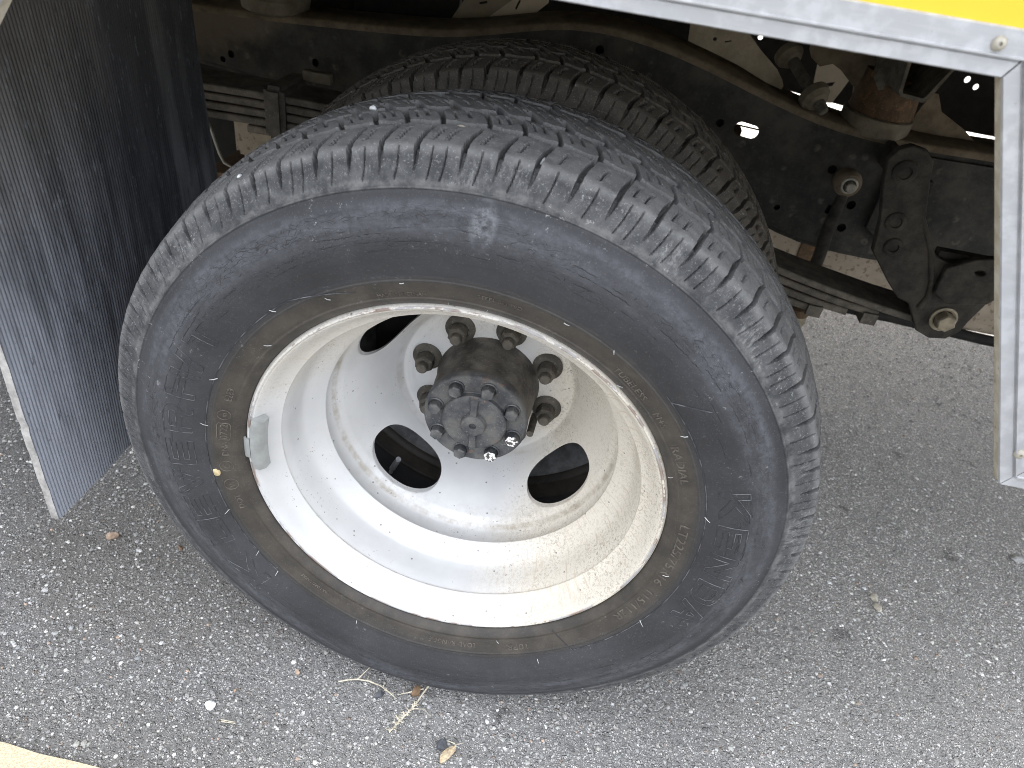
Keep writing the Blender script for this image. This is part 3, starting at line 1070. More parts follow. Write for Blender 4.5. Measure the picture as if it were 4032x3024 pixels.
    # check winding
    def fnorm(f):
        g_ = np.cross(Pf[f[:, 2]] - Pf[f[:, 0]], Pf[f[:, 3]] - Pf[f[:, 1]])
        return g_ / (np.linalg.norm(g_, axis=1, keepdims=True) + 1e-12)
    if (fnorm(faces) * Nf[faces[:, 0]]).sum(1).mean() < 0:
        faces = faces[:, ::-1]
    FN = fnorm(faces)
    Dq = D.reshape(-1)[faces]
    wall = (Dq.max(1) - Dq.min(1)) > .0006
    labf = lab[:, :-1].reshape(-1)
    Df = D.reshape(-1)[faces].mean(1)
    uu = np.broadcast_to(qm, D.shape)[:, :-1].reshape(-1)
    thr = np.where(uu < qs * .6, 99.0, .0050)
    labf = np.where((Df > thr) & (Df > .0063), -1, labf)
    # choose the blocks the photograph shows
    ids, cnt = np.unique(labf[labf >= 0], return_counts=True)
    order = np.argsort(labf, kind='stable')
    ls = labf[order]
    keep = []
    for L_, n_ in zip(ids, cnt):
        s0 = np.searchsorted(ls, L_); s1 = np.searchsorted(ls, L_, 'right')
        fi = order[s0:s1]
        if len(fi) < 30:
            continue
        vi = faces[fi[::7], 0]
        pc, nc = Pf[vi].mean(0), Nf[vi].mean(0)
        vd = cam_local - pc
        f = float((nc * vd).sum() / (np.linalg.norm(vd) * np.linalg.norm(nc) + 1e-9))
        t_ = math.degrees(math.atan2(pc[2], pc[0]))
        if not block_filter(int(L_) // 1000, t_, f):
            continue
        keep.append((f * len(fi) ** .0 / (vd @ vd), L_, fi))
    keep.sort(key=lambda k: -k[0])
    keep = keep[:max_blocks]
    rest = np.ones(len(faces), bool)
    def emit(nm, fi, par):
        uq, inv = np.unique(faces[fi].ravel(), return_inverse=True)
        me = mesh_np(nm, Pf[uq], inv.reshape(-1, 4))
        ln = np.where(wall[fi][:, None, None], FN[fi][:, None, :], Nf[faces[fi]])
        me.normals_split_custom_set(ln.reshape(-1, 3).astype(np.float32))
        return link(nm, me, name_mat, par)
    for _, L_, fi in keep:
        rest[fi] = False
        emit('tread_block', fi, parent)
    return emit('tread_base', np.nonzero(rest)[0], parent), len(keep)

def sidewall_profile():
    return [(.0040, .2212), (.0012, .2222), (-.0016, .2240), (-.0040, .2262), (-.0058, .2285), (-.0068, .2302), (-.0070, .2312), (-.0066, .2322), (-.0078, .2350), (-.0092, .2400), (-.0116, .2465), (-.0124, .2492), (-.0134, .2502), (-.0136, .2510), (-.0130, .2518), (-.0138, .2545), (-.0140, .2560), (-.0145, .2575), (-.0178, .266),
            (-.0206, .2740), (-.0226, .2830), (-.0234, .2920), (-.0231, .3010), (-.0215, .3090), (-.0190, .3165), (-.0162, .3230), (-.0146, .3268), (-.0140, .3284), (-.0146, .3290), (-.0150, .3298), (-.0148, .3306), (-.0130, .3312)]
def bulge(th, y, r):
    """sidewall bulge and flattening above the contact patch"""
    d = np.mod(th + PI / 2 + PI, 2 * PI) - PI
    k = np.exp(-(d / math.radians(26)) ** 2)
    b = np.interp(r, [.225, .26, .31, .35], [0, .5, 1, .3])
    return y - .0085 * k * b, r
def build_tyre(label, mat, yoff, nth, flip=False, step=.0022):
    pr = np.array(sidewall_profile())
    s = np.r_[0, np.cumsum(np.hypot(*np.diff(pr, axis=0).T))]
    n = int(s[-1] / step)
    ss = np.union1d(np.linspace(0, s[-1], n), s)
    yb, rb = np.interp(ss, s, pr[:, 0]), np.interp(ss, s, pr[:, 1])
    th = np.linspace(0, 2 * PI, nth, endpoint=False)
    T, Yb = np.meshgrid(th, yb, indexing='ij')
    _, Rb = np.meshgrid(th, rb, indexing='ij')
    Y, R = bulge(T, Yb, Rb)
    outs = []
    for mir in (False, True):
        y = (2 * YC - Y if mir else Y) + yoff
        z = np.maximum(R * np.sin(T), -ZC + .0005)
        P = np.stack([R * np.cos(T), y, z], -1).reshape(-1, 3)
        I = np.arange(nth)[:, None] * len(ss) + np.arange(len(ss))[None, :]
        a = I[:, :-1]; b = np.roll(I, -1, 0)[:, :-1]; c = np.roll(I, -1, 0)[:, 1:]; d = I[:, 1:]
        F = np.stack([a, d, c, b], -1).reshape(-1, 4)
        if mir:
            F = F[:, ::-1]
        outs.append((P, F))
    P = np.concatenate([outs[0][0], outs[1][0]])
    F = np.concatenate([outs[0][1], outs[1][1] + len(outs[0][0])])
    o = part('tyre', mesh_np('tyre', P, F[:, ::-1]), mat)
    if label:
        o['label'] = label
    return o

def spread(parts):
    """angles: (deg0, deg1, step_mm at r .365)"""
    out = []
    for a, b, st in parts:
        n = max(2, int(abs(b - a) * PI / 180 * .365 / st))
        out.append(np.linspace(a, b, n, endpoint=False))
    return np.radians(np.concatenate(out))

cam_l = np.array(CP[:])
tyre_out = build_tyre('outer rear tyre with grey dusty sidewall', M['rubber'], 0.0, 900)
th_o = spread([(6, 172, .00072), (172, 222, .0010), (222, 310, .0020), (-50, 6, .0010)])
_, n_out = build_tread(M['rubber'], 0.0, th_o, 1.0, 3, tyre_out, cam_l,
                       lambda row, t, f: f > .05 and (row == 0 or 8 < t < 172) and not (row == 0 and -130 < t < -62), 205)
tyre_in = build_tyre('inner rear tyre in the shade behind the outer one', M['rubber_in'], .272, 360, step=.005)
th_i = spread([(18, 152, .0012), (152, 378, .004)])
_, n_in = build_tread(M['rubber_in'], .272, th_i, 1.25, 11, tyre_in, cam_l,
                      lambda row, t, f: f > .05 and 24 < t < 146, 95)

# ------------------------------------------------------------------ raised writing on the sidewall
SWP = np.array(sidewall_profile())
def swall(th, r, h):
    """point on the outer sidewall at angle th (rad), radius r, raised by h"""
    y = np.interp(r, SWP[:, 1], SWP[:, 0])
    y, r = bulge(np.asarray(th), y, r)
    return np.stack([r * np.cos(th), y - h, r * np.sin(th)], -1)

LET = {
 'K': [[(0, 0), (0, 1), (.2, 1), (.2, .6), (.72, 1), (1, 1), (.45, .52), (1, 0), (.72, 0), (.2, .4), (.2, 0)]],
 'L': [[(0, 0), (0, 1), (.2, 1), (.2, .2), (1, .2), (1, 0)]],
 'E': [[(0, 0), (0, 1), (1, 1), (1, .8), (.2, .8), (.2, .6), (.9, .6), (.9, .4), (.2, .4), (.2, .2), (1, .2), (1, 0)]],
 'V': [[(.4, 0), (0, 1), (.22, 1), (.5, .25), (.78, 1), (1, 1), (.6, 0)]],
 'R': [[(0, 0), (0, 1), (.85, 1), (1, .85), (1, .5), (.85, .38), (1, 0), (.78, 0), (.62, .35), (.2, .35), (.2, 0)], [(.2, .55), (.2, .8), (.75, .8), (.8, .75), (.8, .6), (.75, .55)]],
 'H': [[(0, 0), (0, 1), (.2, 1), (.2, .6), (.8, .6), (.8, 1), (1, 1), (1, 0), (.8, 0), (.8, .4), (.2, .4), (.2, 0)]],
 '/': [[(0, 0), (.55, 1), (1, 1), (.45, 0)]],
 'T': [[(.4, 0), (.4, .8), (0, .8), (0, 1), (1, 1), (1, .8), (.6, .8), (.6, 0)]],
 'N': [[(0, 0), (0, 1), (.22, 1), (.8, .32), (.8, 1), (1, 1), (1, 0), (.78, 0), (.2, .68), (.2, 0)]],
 'D': [[(0, 0), (0, 1), (.7, 1), (.93, .88), (1, .65), (1, .35), (.93, .12), (.7, 0)], [(.2, .2), (.2, .8), (.66, .8), (.8, .65), (.8, .35), (.66, .2)]],
 'A': [[(0, 0), (.38, 1), (.62, 1), (1, 0), (.78, 0), (.68, .28), (.32, .28), (.22, 0)], [(.40, .45), (.60, .45), (.5, .74)]],
}
def letter(ch, a0, a1, r0=.2685, r1=.2960):
    bm = bmesh.new()
    for loop in LET[ch]:
        pts = []
        n = len(loop)
        for i in range(n):
            (x0, y0), (x1, y1) = loop[i], loop[(i + 1) % n]
            L = math.hypot((x1 - x0) * 30, (y1 - y0) * 27)
            k = max(1, int(L / 3))
            for j in range(k):
                t = j / k
                pts.append((x0 + (x1 - x0) * t, y0 + (y1 - y0) * t))
        pts.append(pts[0])
        P = [swall(math.radians(a0 + (a1 - a0) * x), r0 + (r1 - r0) * y, .0002) for x, y in pts]
        tube_bm(bm, [tuple(p) for p in P], .00044, 5, False)
    return link('raised_letter', bm_mesh('raised_letter', bm, True, 80), M['letter'], tyre_out)
for ch, a0, a1 in (('K', 222.5, 212.5), ('L', 208, 201), ('E', 200.3, 193.2), ('V', 192.3, 185.3), ('E', 183.8, 177), ('R', 174.6, 167.6), ('H', 165, 158), ('/', 156.8, 153), ('T', 151, 144.6),
                   ('K', 20.5, 13.2), ('E', 11.5, 5.3), ('N', 3.2, -2.9), ('D', -5.2, -11.6), ('A', -12.6, -19.2)):
    letter(ch, a0, a1)

def small_text(body, a_mid, r_base, size, wide=1.0, font_h=.0006, mat='small', name='moulded_text'):
    cu = bpy.data.curves.new('t', 'FONT')
    cu.body = body
    cu.size = 1
    cu.align_x = 'CENTER'
    cu.extrude = .5
    cu.resolution_u = 2
    o = bpy.data.objects.new('t', cu)
    COL.objects.link(o)
    dg = bpy.context.evaluated_depsgraph_get()
    me = bpy.data.meshes.new_from_object(o.evaluated_get(dg))
    bpy.data.objects.remove(o)
    bpy.data.curves.remove(cu)
    k = len(me.vertices)
    co = np.empty(k * 3, np.float32)
    me.vertices.foreach_get('co', co)
    co = co.reshape(-1, 3)
    r = r_base + co[:, 1] * size
    th = math.radians(a_mid) - co[:, 0] * size * wide / r_base
    P = swall(th, r, np.where(co[:, 2] > 0, font_h, -.0006))
    me.vertices.foreach_set('co', P.astype(np.float32).ravel())
    me.update()
    me.materials.clear()
    return link(name, me, M[mat], tyre_out)
small_text('E289', 161, .2365, .0098, .9)
small_text('0722', 173.4, .2365, .0105, 1.0)
small_text('DNA', 179.2, .2370, .0088, 1.0)
small_text('C', -175.0, .2375, .010, 1.1)
small_text('DOT', -162.8, .2385, .0085, 1.1)
small_text('TUBELESS', 51.5, .2345, .0085, 1.15)
small_text('M+S', 40.2, .2345, .0095, 1.1)
small_text('RADIAL', 26.8, .2345, .0110, 1.25)
small_text('LT225/75R16', -3.0, .2350, .0125, 1.35)
small_text('115/112R', -24.5, .2355, .0122, 1.35)
small_text('10PR', -64.5, .2390, .0098, 1.4)
small_text('LOAD RANGE E', -84, .2385, .0075, 1.1)
small_text('MADE IN VIETNAM', 104.5, .2340, .0052, 1.0)
small_text('STEEL BELTED', 84.0, .2400, .0050, 1.25)
small_text('MAX LOAD SINGLE', -128, .2385, .0045, 1.1)
def ring_line(a0, a1, r, h=.0004, rad=.0005, n=60, name='moulded_line', r_end=None):
    rr = np.full(n, r) if r_end is None else np.linspace(r, r_end, n)
    P = swall(np.radians(np.linspace(a0, a1, n)), rr, h)
    return link(name, tube_me(name, [tuple(p) for p in P], rad, 5), M['letter'], tyre_out)
ring_line(46, -49.5, .2570, n=90)
ring_line(-49.5, -52.3, .2570, n=14, r_end=.2270)
ring_line(44, 40, .2570, n=16, r_end=.285)
ring_line(222, 128, .2568, n=90)
ring_line(128, 114, .2570, n=20, r_end=.243)
# boxed date code and the circled approval marks
def loop_line(a_mid, r_mid, w, h, rnd=False, n=28):
    P = []
    for i in range(n + 1):
        t = 2 * PI * i / n
        c, s_ = math.cos(t), math.sin(t)
        if not rnd:
            k = 1 / max(abs(c), abs(s_)); c *= k; s_ *= k
        P.append(tuple(swall(math.radians(a_mid) + c * w / r_mid, r_mid + s_ * h, .0003)))
    link('moulded_line', tube_me('moulded_line', P, .00045, 5), M['small'], tyre_out)
loop_line(173.4, .2402, .0115, .0062)
loop_line(167.9, .2407, .0062, .0062, True)
loop_line(-175.0, .2412, .0070, .0066, True)
loop_line(-168.9, .2420, .0072, .0070, True)
small_text('W', -168.9, .2388, .0085, 1.0)
small_text('m', 167.9, .2385, .0070, 1.0)
# cream inspection dot
bm = bmesh.new()
pc = swall(math.radians(-173.2), .2530, .0009)
axis_lathe_bm(bm, pc + np.array([0, .002, 0]), (-.1, -1, 0), [(0, .0048), (.0018, .0048), (.0021, .0043), (.0021, 0)], 24)
link('paint_dot', bm_mesh('paint_dot', bm, True), M['yellowdot'], tyre_out)
# rubber hairs
def hair(a, r, da, dr, h=.0012):
    p0 = swall(math.radians(a), r, .0002)
    p1 = swall(math.radians(a + da), r + dr, h)
    mid = (p0 + p1) / 2 + np.array([0, -.0008, 0])
    bm = bmesh.new()
    tube_bm(bm, [tuple(p0), tuple(mid), tuple(p1)], [.0005, .0004, .00025], 5)
    link('rubber_hair', bm_mesh('rubber_hair', bm, True), M['whisker'], tyre_out)
for a, r, da, dr in ((172, .2545, -.8, .007), (157, .2545, .9, .006), (199, .2560, .9, .006), (214, .2560, .8, .006), (222, .2570, .6, .006), (35, .2545, .5, -.006), (12.5, .2560, -.9, .005), (-9.5, .2440, -.7, -.006),
                     (-27, .2560, -.6, .007), (-60, .2600, .1, .005), (-70, .2370, -.5, -.004), (104, .2475, -1.0, .001), (71, .2475, -1.1, .001), (95, .2235, -.4, .0055), (86.5, .2235, -.4, .0055), (52, .2235, -.4, .005), (60, .2520, -.6, -.003), (22, .2235, 1.2, .005), (132, .2540, .6, .005), (120, .2420, .6, .004), (-112, .2520, .3, .004), (141, .232, .9, .005)):
    hair(a, r, da, dr)

# ------------------------------------------------------------------ wheel rim (outer)
RIM_LIP = [(.016, .2232), (.010, .2230), (.0040, .2218), (.0012, .2205), (-.0002, .2190), (-.0005, .2175), (.0004, .2164), (.0016, .2158), (.0018, .2150), (.0030, .2138), (.0062, .2118), (.0110, .2092), (.0170, .2062), (.0225, .2026), (.0268, .1985), (.0290, .1956), (.0302, .1952), (.0316, .1962), (.0332, .1958), (.0370, .1944), (.0460, .1926),
           (.0580, .1906), (.0660, .1888), (.0710, .1864), (.0760, .1826), (.0810, .1780), (.0852, .1736), (.0880, .1707), (.0900, .1694), (.0915, .1696), (.0932, .1716), (.0950, .1740), (.1000, .1752), (.1080, .1744), (.1140, .1722), (.1180, .1690)]
RIM_DISC = [(.1180, .1690), (.1215, .1662)]
HOLES = [math.radians(a) for a in (-37.0, -127.5, 142.5, 53.0)]
def cone_y(r):
    rr = [.1000, .1060, .1100, .1130, .1160, .1180, .1200, .1620, .1662, .1690]
    yy = [.2075, .2078, .2070, .2040, .2010, .1982, .1952, .1272, .1218, .1180]
    return np.interp(r, rr, yy)
lip_me = lathe_me('wheel_rim', RIM_LIP + [], 240, 28)
rim = part('wheel_rim', lip_me, M['rim'])
rim['label'] = 'white painted outer wheel rim, stained tan on its right side'
def build_disc():
    nth = 720
    radii = np.concatenate([np.linspace(.1690, .1120, 56), np.linspace(.1110, .1000, 10)])
    th = np.linspace(0, 2 * PI, nth, endpoint=False)
    T, R = np.meshgrid(th, radii, indexing='ij')
    # normalised hole coordinate
    rho = np.full(T.shape, 9.0)
    hid = np.zeros(T.shape, int)
    A, Bh, RM = math.radians(21.0), .0190, .1440
    for k, h in enumerate(HOLES):
        d = np.mod(T - h + PI, 2 * PI) - PI
        q = (np.abs(d / A) ** 2.25 + np.abs((R - RM) / Bh) ** 2.25) ** (1 / 2.25)
        hid = np.where(q < rho, k, hid)
        rho = np.minimum(rho, q)
    inside = rho < 1
    I = np.arange(T.size).reshape(T.shape)
    a = I[:, :-1]; b = np.roll(I, -1, 0)[:, :-1]; c = np.roll(I, -1, 0)[:, 1:]; d = I[:, 1:]
    F = np.stack([a, b, c, d], -1).reshape(-1, 4)
    ins = inside.ravel()
    drop = ins[F].sum(1) >= 3
    F = F[~drop]
    used = np.zeros(T.size, bool); used[F.ravel()] = True
    # snap the rim of each hole to the exact outline
    cnt_all = np.zeros(T.size, int)
    np.add.at(cnt_all, F.ravel(), 1)
    dth = np.mod(T - np.array(HOLES)[hid] + PI, 2 * PI) - PI
    near = (cnt_all.reshape(T.shape) < 4) & used.reshape(T.shape) & (rho < 1.25)
    s = np.where(near, 1 / np.maximum(rho, .2), 1)
    T2 = np.where(near, np.array(HOLES)[hid] + dth * s, T)
    R2 = np.where(near, RM + (R - RM) * s, R)
    Y2 = cone_y(R2)
    P = np.stack([R2 * np.cos(T2), Y2, R2 * np.sin(T2)], -1).reshape(-1, 3)
    bm = bmesh.new()
    vs = [None] * len(P)
    for i in np.nonzero(used)[0]:
        vs[i] = bm.verts.new(P[i])
    for f in F:
        bm.faces.new([vs[i] for i in f])
    bmesh.ops.recalc_face_normals(bm, faces=bm.faces)
    be = [e for e in bm.edges if e.is_boundary and .115 < math.hypot(e.verts[0].co.x, e.verts[0].co.z) < .1675]
    # rolled edge of the hole
    for off in ((.0012, .0004), (.006, .001)):
        r = bmesh.ops.extrude_edge_only(bm, edges=be)
        nv = [g for g in r['geom'] if isinstance(g, bmesh.types.BMVert)]
        for v in nv:
            v.co.y += off[0]
        be = [g for g in r['geom'] if isinstance(g, bmesh.types.BMEdge) and g.is_boundary]
    me = bm_mesh('wheel_disc', bm, True, 50)
    return me
disc = link('wheel_disc', build_disc(), M['rim'], rim)
pad = link('mounting_pad', lathe_me('mounting_pad', [(.2075, .1000), (.2072, .0985), (.2058, .0960), (.2050, .0930), (.2048, .0620), (.2300, .0610)], 160, 40), M['rim'], rim)
# barrel behind the disc
link('rim_barrel', lathe_me('rim_barrel', [(.1182, .1693), (.135, .1740), (.150, .186), (.160, .205), (.178, .222)], 120, 40), M['rimdark'], rim)
# balance weight
def balance_weight():
    bm = bmesh.new()
    rings = []
    for i in range(15):
        t = i / 14
        a = math.radians(168.0 + 18.5 * t)
        k = 1 if 0 < i < 14 else .80
        # section in (r, y)
        sec = [(.2168, .0010), (.2150, -.0035 * k), (.2080, -.0035 * k), (.2030, .0010), (.2018, .0100), (.2080, .0125)]
        rings.append([bm.verts.new((r * math.cos(a), y, r * math.sin(a))) for r, y in sec])
    for A, Bb in zip(rings[:-1], rings[1:]):
        for k in range(6):
            bm.faces.new((A[k], A[(k + 1) % 6], Bb[(k + 1) % 6], Bb[k]))
    bm.faces.new(rings[0]); bm.faces.new(rings[-1][::-1])
    bmesh.ops.bevel(bm, geom=[e for e in bm.edges if e.calc_face_angle(0) > .5], offset=.0008, segments=2, affect='EDGES')
    me = bm_mesh('balance_weight', bm, True, 45)
    o = link('balance_weight', me, M['lead'], rim)
    # spring clip over the flange, joined in one mesh object of its own
    bm = bmesh.new()
    rings = []
    for i in range(7):
        a = math.radians(175.6 + 6.6 * i / 6)
        sec = [(.2155, -.0036), (.2185, -.0030), (.2215, -.0022), (.2240, .0000), (.2246, .0020), (.2230, .0022), (.2200, -.0006), (.2160, -.0020)]
        rings.append([bm.verts.new((r * math.cos(a), y, r * math.sin(a))) for r, y in sec])
    for A, Bb in zip(rings[:-1], rings[1:]):
        for k in range(8):
            bm.faces.new((A[k], A[(k + 1) % 8], Bb[(k + 1) % 8], Bb[k]))
    bm.faces.new(rings[0]); bm.faces.new(rings[-1][::-1])
    link('weight_clip', bm_mesh('weight_clip', bm, True, 45), M['lead'], rim)
balance_weight()
# small dark weld gap marks on the flange
# lug nuts
def nut_me():
    bm = bmesh.new()
    axis_lathe_bm(bm, (0, .2055, 0), (0, -1, 0), [(0, .0188), (.0018, .0190), (.0040, .0175), (.0062, .0140), (.0068, .0118)], 28)
    axis_lathe_bm(bm, (0, .2000, 0), (0, -1, 0), [(0, .0122), (.0150, .0122), (.0172, .0102), (.0174, .0070)], 6)
    axis_lathe_bm(bm, (0, .1850, 0), (0, -1, 0), [(0, .0066), (.0020, .0070), (.0100, .0068), (.0112, .0058), (.0112, 0)], 16)
    return bm_mesh('lug_nut', bm, True, 30)
nm = nut_me()
for k in range(8):
    a = 2.8864 - k * PI / 4
    o = link('lug_nut', nm, M['nut'], rim)
    o.location = (.0826 * math.cos(a), 0, .0826 * math.sin(a))
    o.rotation_euler = (0, -a + .4 * k, 0)
# valve stem beside the hub
link('valve_stem', tube_me('valve_stem', [(.069, .222, -.036), (.067, .195, -.037), (.066, .165, -.037)], [.0045, .0050, .0045], 12), M['nut'], rim)

# ------------------------------------------------------------------ axle hub
def hub_me():
    prof = [(.2200, .0690), (.2080, .0690), (.2060, .0668), (.2030, .0652), (.2000, .0645), (.1700, .0635), (.1480, .0620), (.1440, .0612), (.1405, .0612), (.1388, .0618), (.1372, .0624), (.1280, .0624), (.1262, .0617), (.1250, .0604), (.1250, .0410), (.1256, .0400), (.1250, .0392), (.1200, .0385), (.1186, .0372), (.1180, .0350), (.1180, 0)]
    n = 128
    bm = bmesh.new()
    rings = []
    for y, r in prof:
        if r == 0:
            rings.append([bm.verts.new((0, y, 0))])
            continue
        ring = []
        for i in range(n):
            t = 2 * PI * i / n
            rr = r
            if .145 < y < .204:
                lob = .5 + .5 * math.cos(8 * (t - 2.1105))
                rr = r - .0020 * smoothstep(.25, .6, np.float64(lob)) * float(smoothstep(.203, .19, np.float64(y)))
            ring.append(bm.verts.new((rr * math.cos(t), y, rr * math.sin(t))))
        rings.append(ring)
    for a, b in zip(rings[:-1], rings[1:]):
        for i in range(n):
            j = (i + 1) % n
            if len(b) == 1:
                bm.faces.new((a[i], a[j], b[0]))
            else:
                bm.faces.new((a[i], a[j], b[j], b[i]))
    me = bm_mesh('axle_hub', bm, True, 32)
    me.materials.append(M['hub']); me.materials.append(M['hubface'])
    for p in me.polygons:
        if p.center.y < .1395:
            p.material_index = 1
    return me
hub = part('axle_hub', hub_me(), M['hub'])
hub['label'] = 'dark greasy axle hub with a ring of flange bolts'
def boss_me():
    bm = bmesh.new()
    axis_lathe_bm(bm, (0, .1182, 0), (0, -1, 0), [(0, .0160), (.0030, .0150), (.0058, .0138), (.0066, .0125), (.0066, .0050), (.0060, .0042), (.0020, .0036), (.0018, 0)], 36)
    for s in (1, -1):
        a = PI / 2 + .06
        c, s_ = math.cos(a) * s, math.sin(a) * s
        w = .0052
        vs = []
        for rr, hh, ww in ((.011, .0050, w * .85), (.024, .0042, w * .8), (.0350, .0030, w * 1.05), (.0372, -.0005, w * 1.1)):
            for sg in (-1, 1):
                for h2, wk in ((-.001, 1.25), (hh, .8)):
                    vs.append(bm.verts.new((rr * c - sg * wk * ww * s_, .1182 - h2, rr * s_ + sg * wk * ww * c)))
        for i in range(3):
            b = i * 4
            for (p, q) in ((0, 1), (1, 3), (3, 2)):
                bm.faces.new((vs[b + p], vs[b + q], vs[b + 4 + q], vs[b + 4 + p]))
    return bm_mesh('axle_boss', bm, True, 35)
link('axle_boss', boss_me(), M['hubface'], hub)
def hubbolt_me():
    bm = bmesh.new()
    axis_lathe_bm(bm, (0, .1252, 0), (0, -1, 0), [(0, .0098), (.0016, .0096), (.0026, .0086)], 24)
    axis_lathe_bm(bm, (0, .1240, 0), (0, -1, 0), [(0, .0080), (.0098, .0080), (.0112, .0068), (.0112, .0045), (.0108, 0)], 6)
    return bm_mesh('hub_bolt', bm, True, 30)
hb = hubbolt_me()
hbw = hb.copy()
hb.materials.append(M['bolt'])
hbw.materials.append(M['bolt']); hbw.materials.append(M['boltwhite'])
for p in hbw.polygons:
    if p.center.y < .1136:
        p.material_index = 1
for k in range(8):
    a = 2.1105 - k * PI / 4
    o = link('hub_bolt', hbw if k in (3, 4) else hb, None, hub)
    o.location = (.0494 * math.cos(a), 0, .0494 * math.sin(a))
    o.rotation_euler = (0, -a + .5 * k, 0)
    if k in (3, 4):
        o['label'] = 'hub bolt with chipped white paint on its head'

# ------------------------------------------------------------------ inner wheel, brake, axle
inner_rim = [( .272 + .0, .2205), (.2725, .2150), (.280, .2100), (.300, .1960), (.33, .1885), (.36, .174), (.43, .172), (.450, .19), (.452, .2205)]
ir = part('wheel_rim', lathe_me('wheel_rim_inner', inner_rim, 120, 40), M['rimdark'])
ir['label'] = 'grey inner wheel rim behind the outer wheel'
link('wheel_disc', lathe_me('inner_disc', [(.232, .062), (.233, .105), (.245, .112), (.30, .150), (.335, .176)], 96, 40), M['rimdark'], ir)
part('brake_drum', lathe_me('brake_drum', [(.24, 0), (.24, .09), (.245, .16), (.26, .165), (.40, .168), (.42, .15), (.46, .15), (.46, .05)], 80, 40), M['black'])
link('valve_stem', tube_me('valve_stem_inner', [(-.138, .258, -.252), (-.131, .246, -.228), (-.1285, .240, -.220), (-.1285, .240, -.219), (-.116, .225, -.184)], [.0032, .0032, .0038, .0048, .0040], 10), M['valve'], ir)
axle = part('rear_axle', tube_me('rear_axle', [(0, .44, 0), (0, .80, 0), (0, .95, 0), (0, 1.14, 0), (0, 1.33, 0), (0, 1.5, 0), (0, 1.86, 0)], [.055, .055, .09, .155, .09, .055, .055], 32), M['black'])
part('drive_shaft', tube_me('drive_shaft', [(.16, 1.14, .03), (2.6, 1.14, .10)], .045, 20), M['black'])
# the pair of wheels on the other end of the axle
far_prof = [(0, .17), (0, .221), (-.008, .235), (-.02, .28), (-.021, .30), (-.012, .33), (0, .356), (.03, .3638), (.06, .366), (.089, .3665)]
far_prof = far_prof + [(2 * YC - y, r) for y, r in far_prof[-2::-1]]
for yo in (1.83, 2.102):
    def clampz(me):
        for v in me.vertices:
            v.co.z = max(v.co.z, -ZC + .0005)
        return me
    o = part('tyre', clampz(lathe_me('tyre_far', [(y + yo, r) for y, r in far_prof], 96, 30)), M['rubberplain'])
    o['label'] = 'dark rear tyre on the far side of the truck'

# ------------------------------------------------------------------ frame rails
def circ(x, z, r, n=14, sx=1.0, rot=0):
    return [(x + r * sx * math.cos(2 * PI * k / n + rot), z + r * math.sin(2 * PI * k / n + rot)) for k in range(n)]
def capsule(x, z, hl, r, tilt, n=10):
    pts = []
    for s, a0 in ((1, -PI / 2), (-1, PI / 2)):
        for k in range(n + 1):
            a = a0 + PI * k / n
            pts.append((s * hl + r * math.cos(a), r * math.sin(a)))
    c, s_ = math.cos(tilt), math.sin(tilt)
    return [(x + px * c - pz * s_, z + px * s_ + pz * c) for px, pz in pts]
def interp_curve(pts, n=90):
    p = np.array(pts)
    x = np.linspace(p[0, 0], p[-1, 0], n)
    z = np.interp(x, p[:, 0], p[:, 1])
    k = np.ones(5) / 5
    z2 = np.convolve(np.pad(z, 2, mode='edge'), k, 'valid')
    return x, z2
TOPL = [(-2.5, .255), (-.9, .262), (-.6, .272), (-.4, .282), (-.264, .293), (-.166, .300), (-.107, .318), (-.049, .340), (.0, .348), (.041, .349), (.106, .344), (.172, .331), (.246, .313), (.353, .280), (.424, .266), (.480, .258), (.56, .257), (.665, .263), (.9, .262), (3.2, .262)]
BOTL = [(-2.5, .16), (-.62, .195), (-.55, .180), (-.48, .175), (-.40, .164), (-.3, .17), (-.15, .20), (0, .225), (.12, .215), (.25, .150), (.38, .088), (.426, .076), (.49, .066), (.583, .070), (.9, .070), (3.2, .07)]
tx, tz = interp_curve(TOPL, 140)
bx, bz = interp_curve(BOTL, 140)
outline = list(zip(bx, bz)) + list(zip(tx[::-1], tz[::-1]))
fh = [capsule(.3055, .2355, .0095, .0112, -.12), circ(.261, .240, .0065), circ(.458, .200, .0075), circ(.51, .149, .0075), circ(.51, .108, .0075), circ(.395, .122, .005), circ(.048, .315, .007), circ(-.57, .208, .006), circ(-.586, .197, .005), circ(-.42, .219, .0065),
      [(.473, .127), (.487, .125), (.488, .141), (.474, .143)], circ(.80, .18, .012), circ(1.0, .2, .01), circ(-.8, .22, .01)]
rail = part('frame_rail', plate_me('frame_rail', [(float(a), float(b)) for a, b in outline], .700, .7065, fh), M['frame'])
rail['label'] = 'dark mud splashed frame rail arching over the axle'
def strip_me(name, xs, zs, y0, y1, t, round_edge=True):
    """flange following the rail line; a rolled front edge"""
    n = len(xs)
    sec = [(y0, -t - .006), (y0 - .0005, -t * .6), (y0 + .002, -.0012), (y0 + .006, 0.0), (y0 + .020, .0035), (y1, .0062), (y1, .0062 - t)]
    v = []
    for x, z in zip(xs, zs):
        for y, dz in sec:
            v.append((x, y, z + dz + .006))
    k = len(sec)
    F = []
    for i in range(n - 1):
        for j in range(k - 1):
            F.append((i * k + j, i * k + j + 1, (i + 1) * k + j + 1, (i + 1) * k + j))
    return mesh_np(name, np.array(v), np.array(F))
link('rail_hole_blocker', plate_me('rail_hole_blocker', [(float(a), float(b) + .004) for a, b in zip(bx, bz)] + [(float(a), float(b) - .003) for a, b in zip(tx[::-1], tz[::-1])], .724, .728, [capsule(.3120, .2300, .012, .0140, -.12)]), M['black'], rail)  # added plate, keeps far daylight out of the small rail holes
link('rail_flange', strip_me('rail_flange', tx, tz, .6985, .770, .006), M['flange'], rail)
bm = bmesh.new()
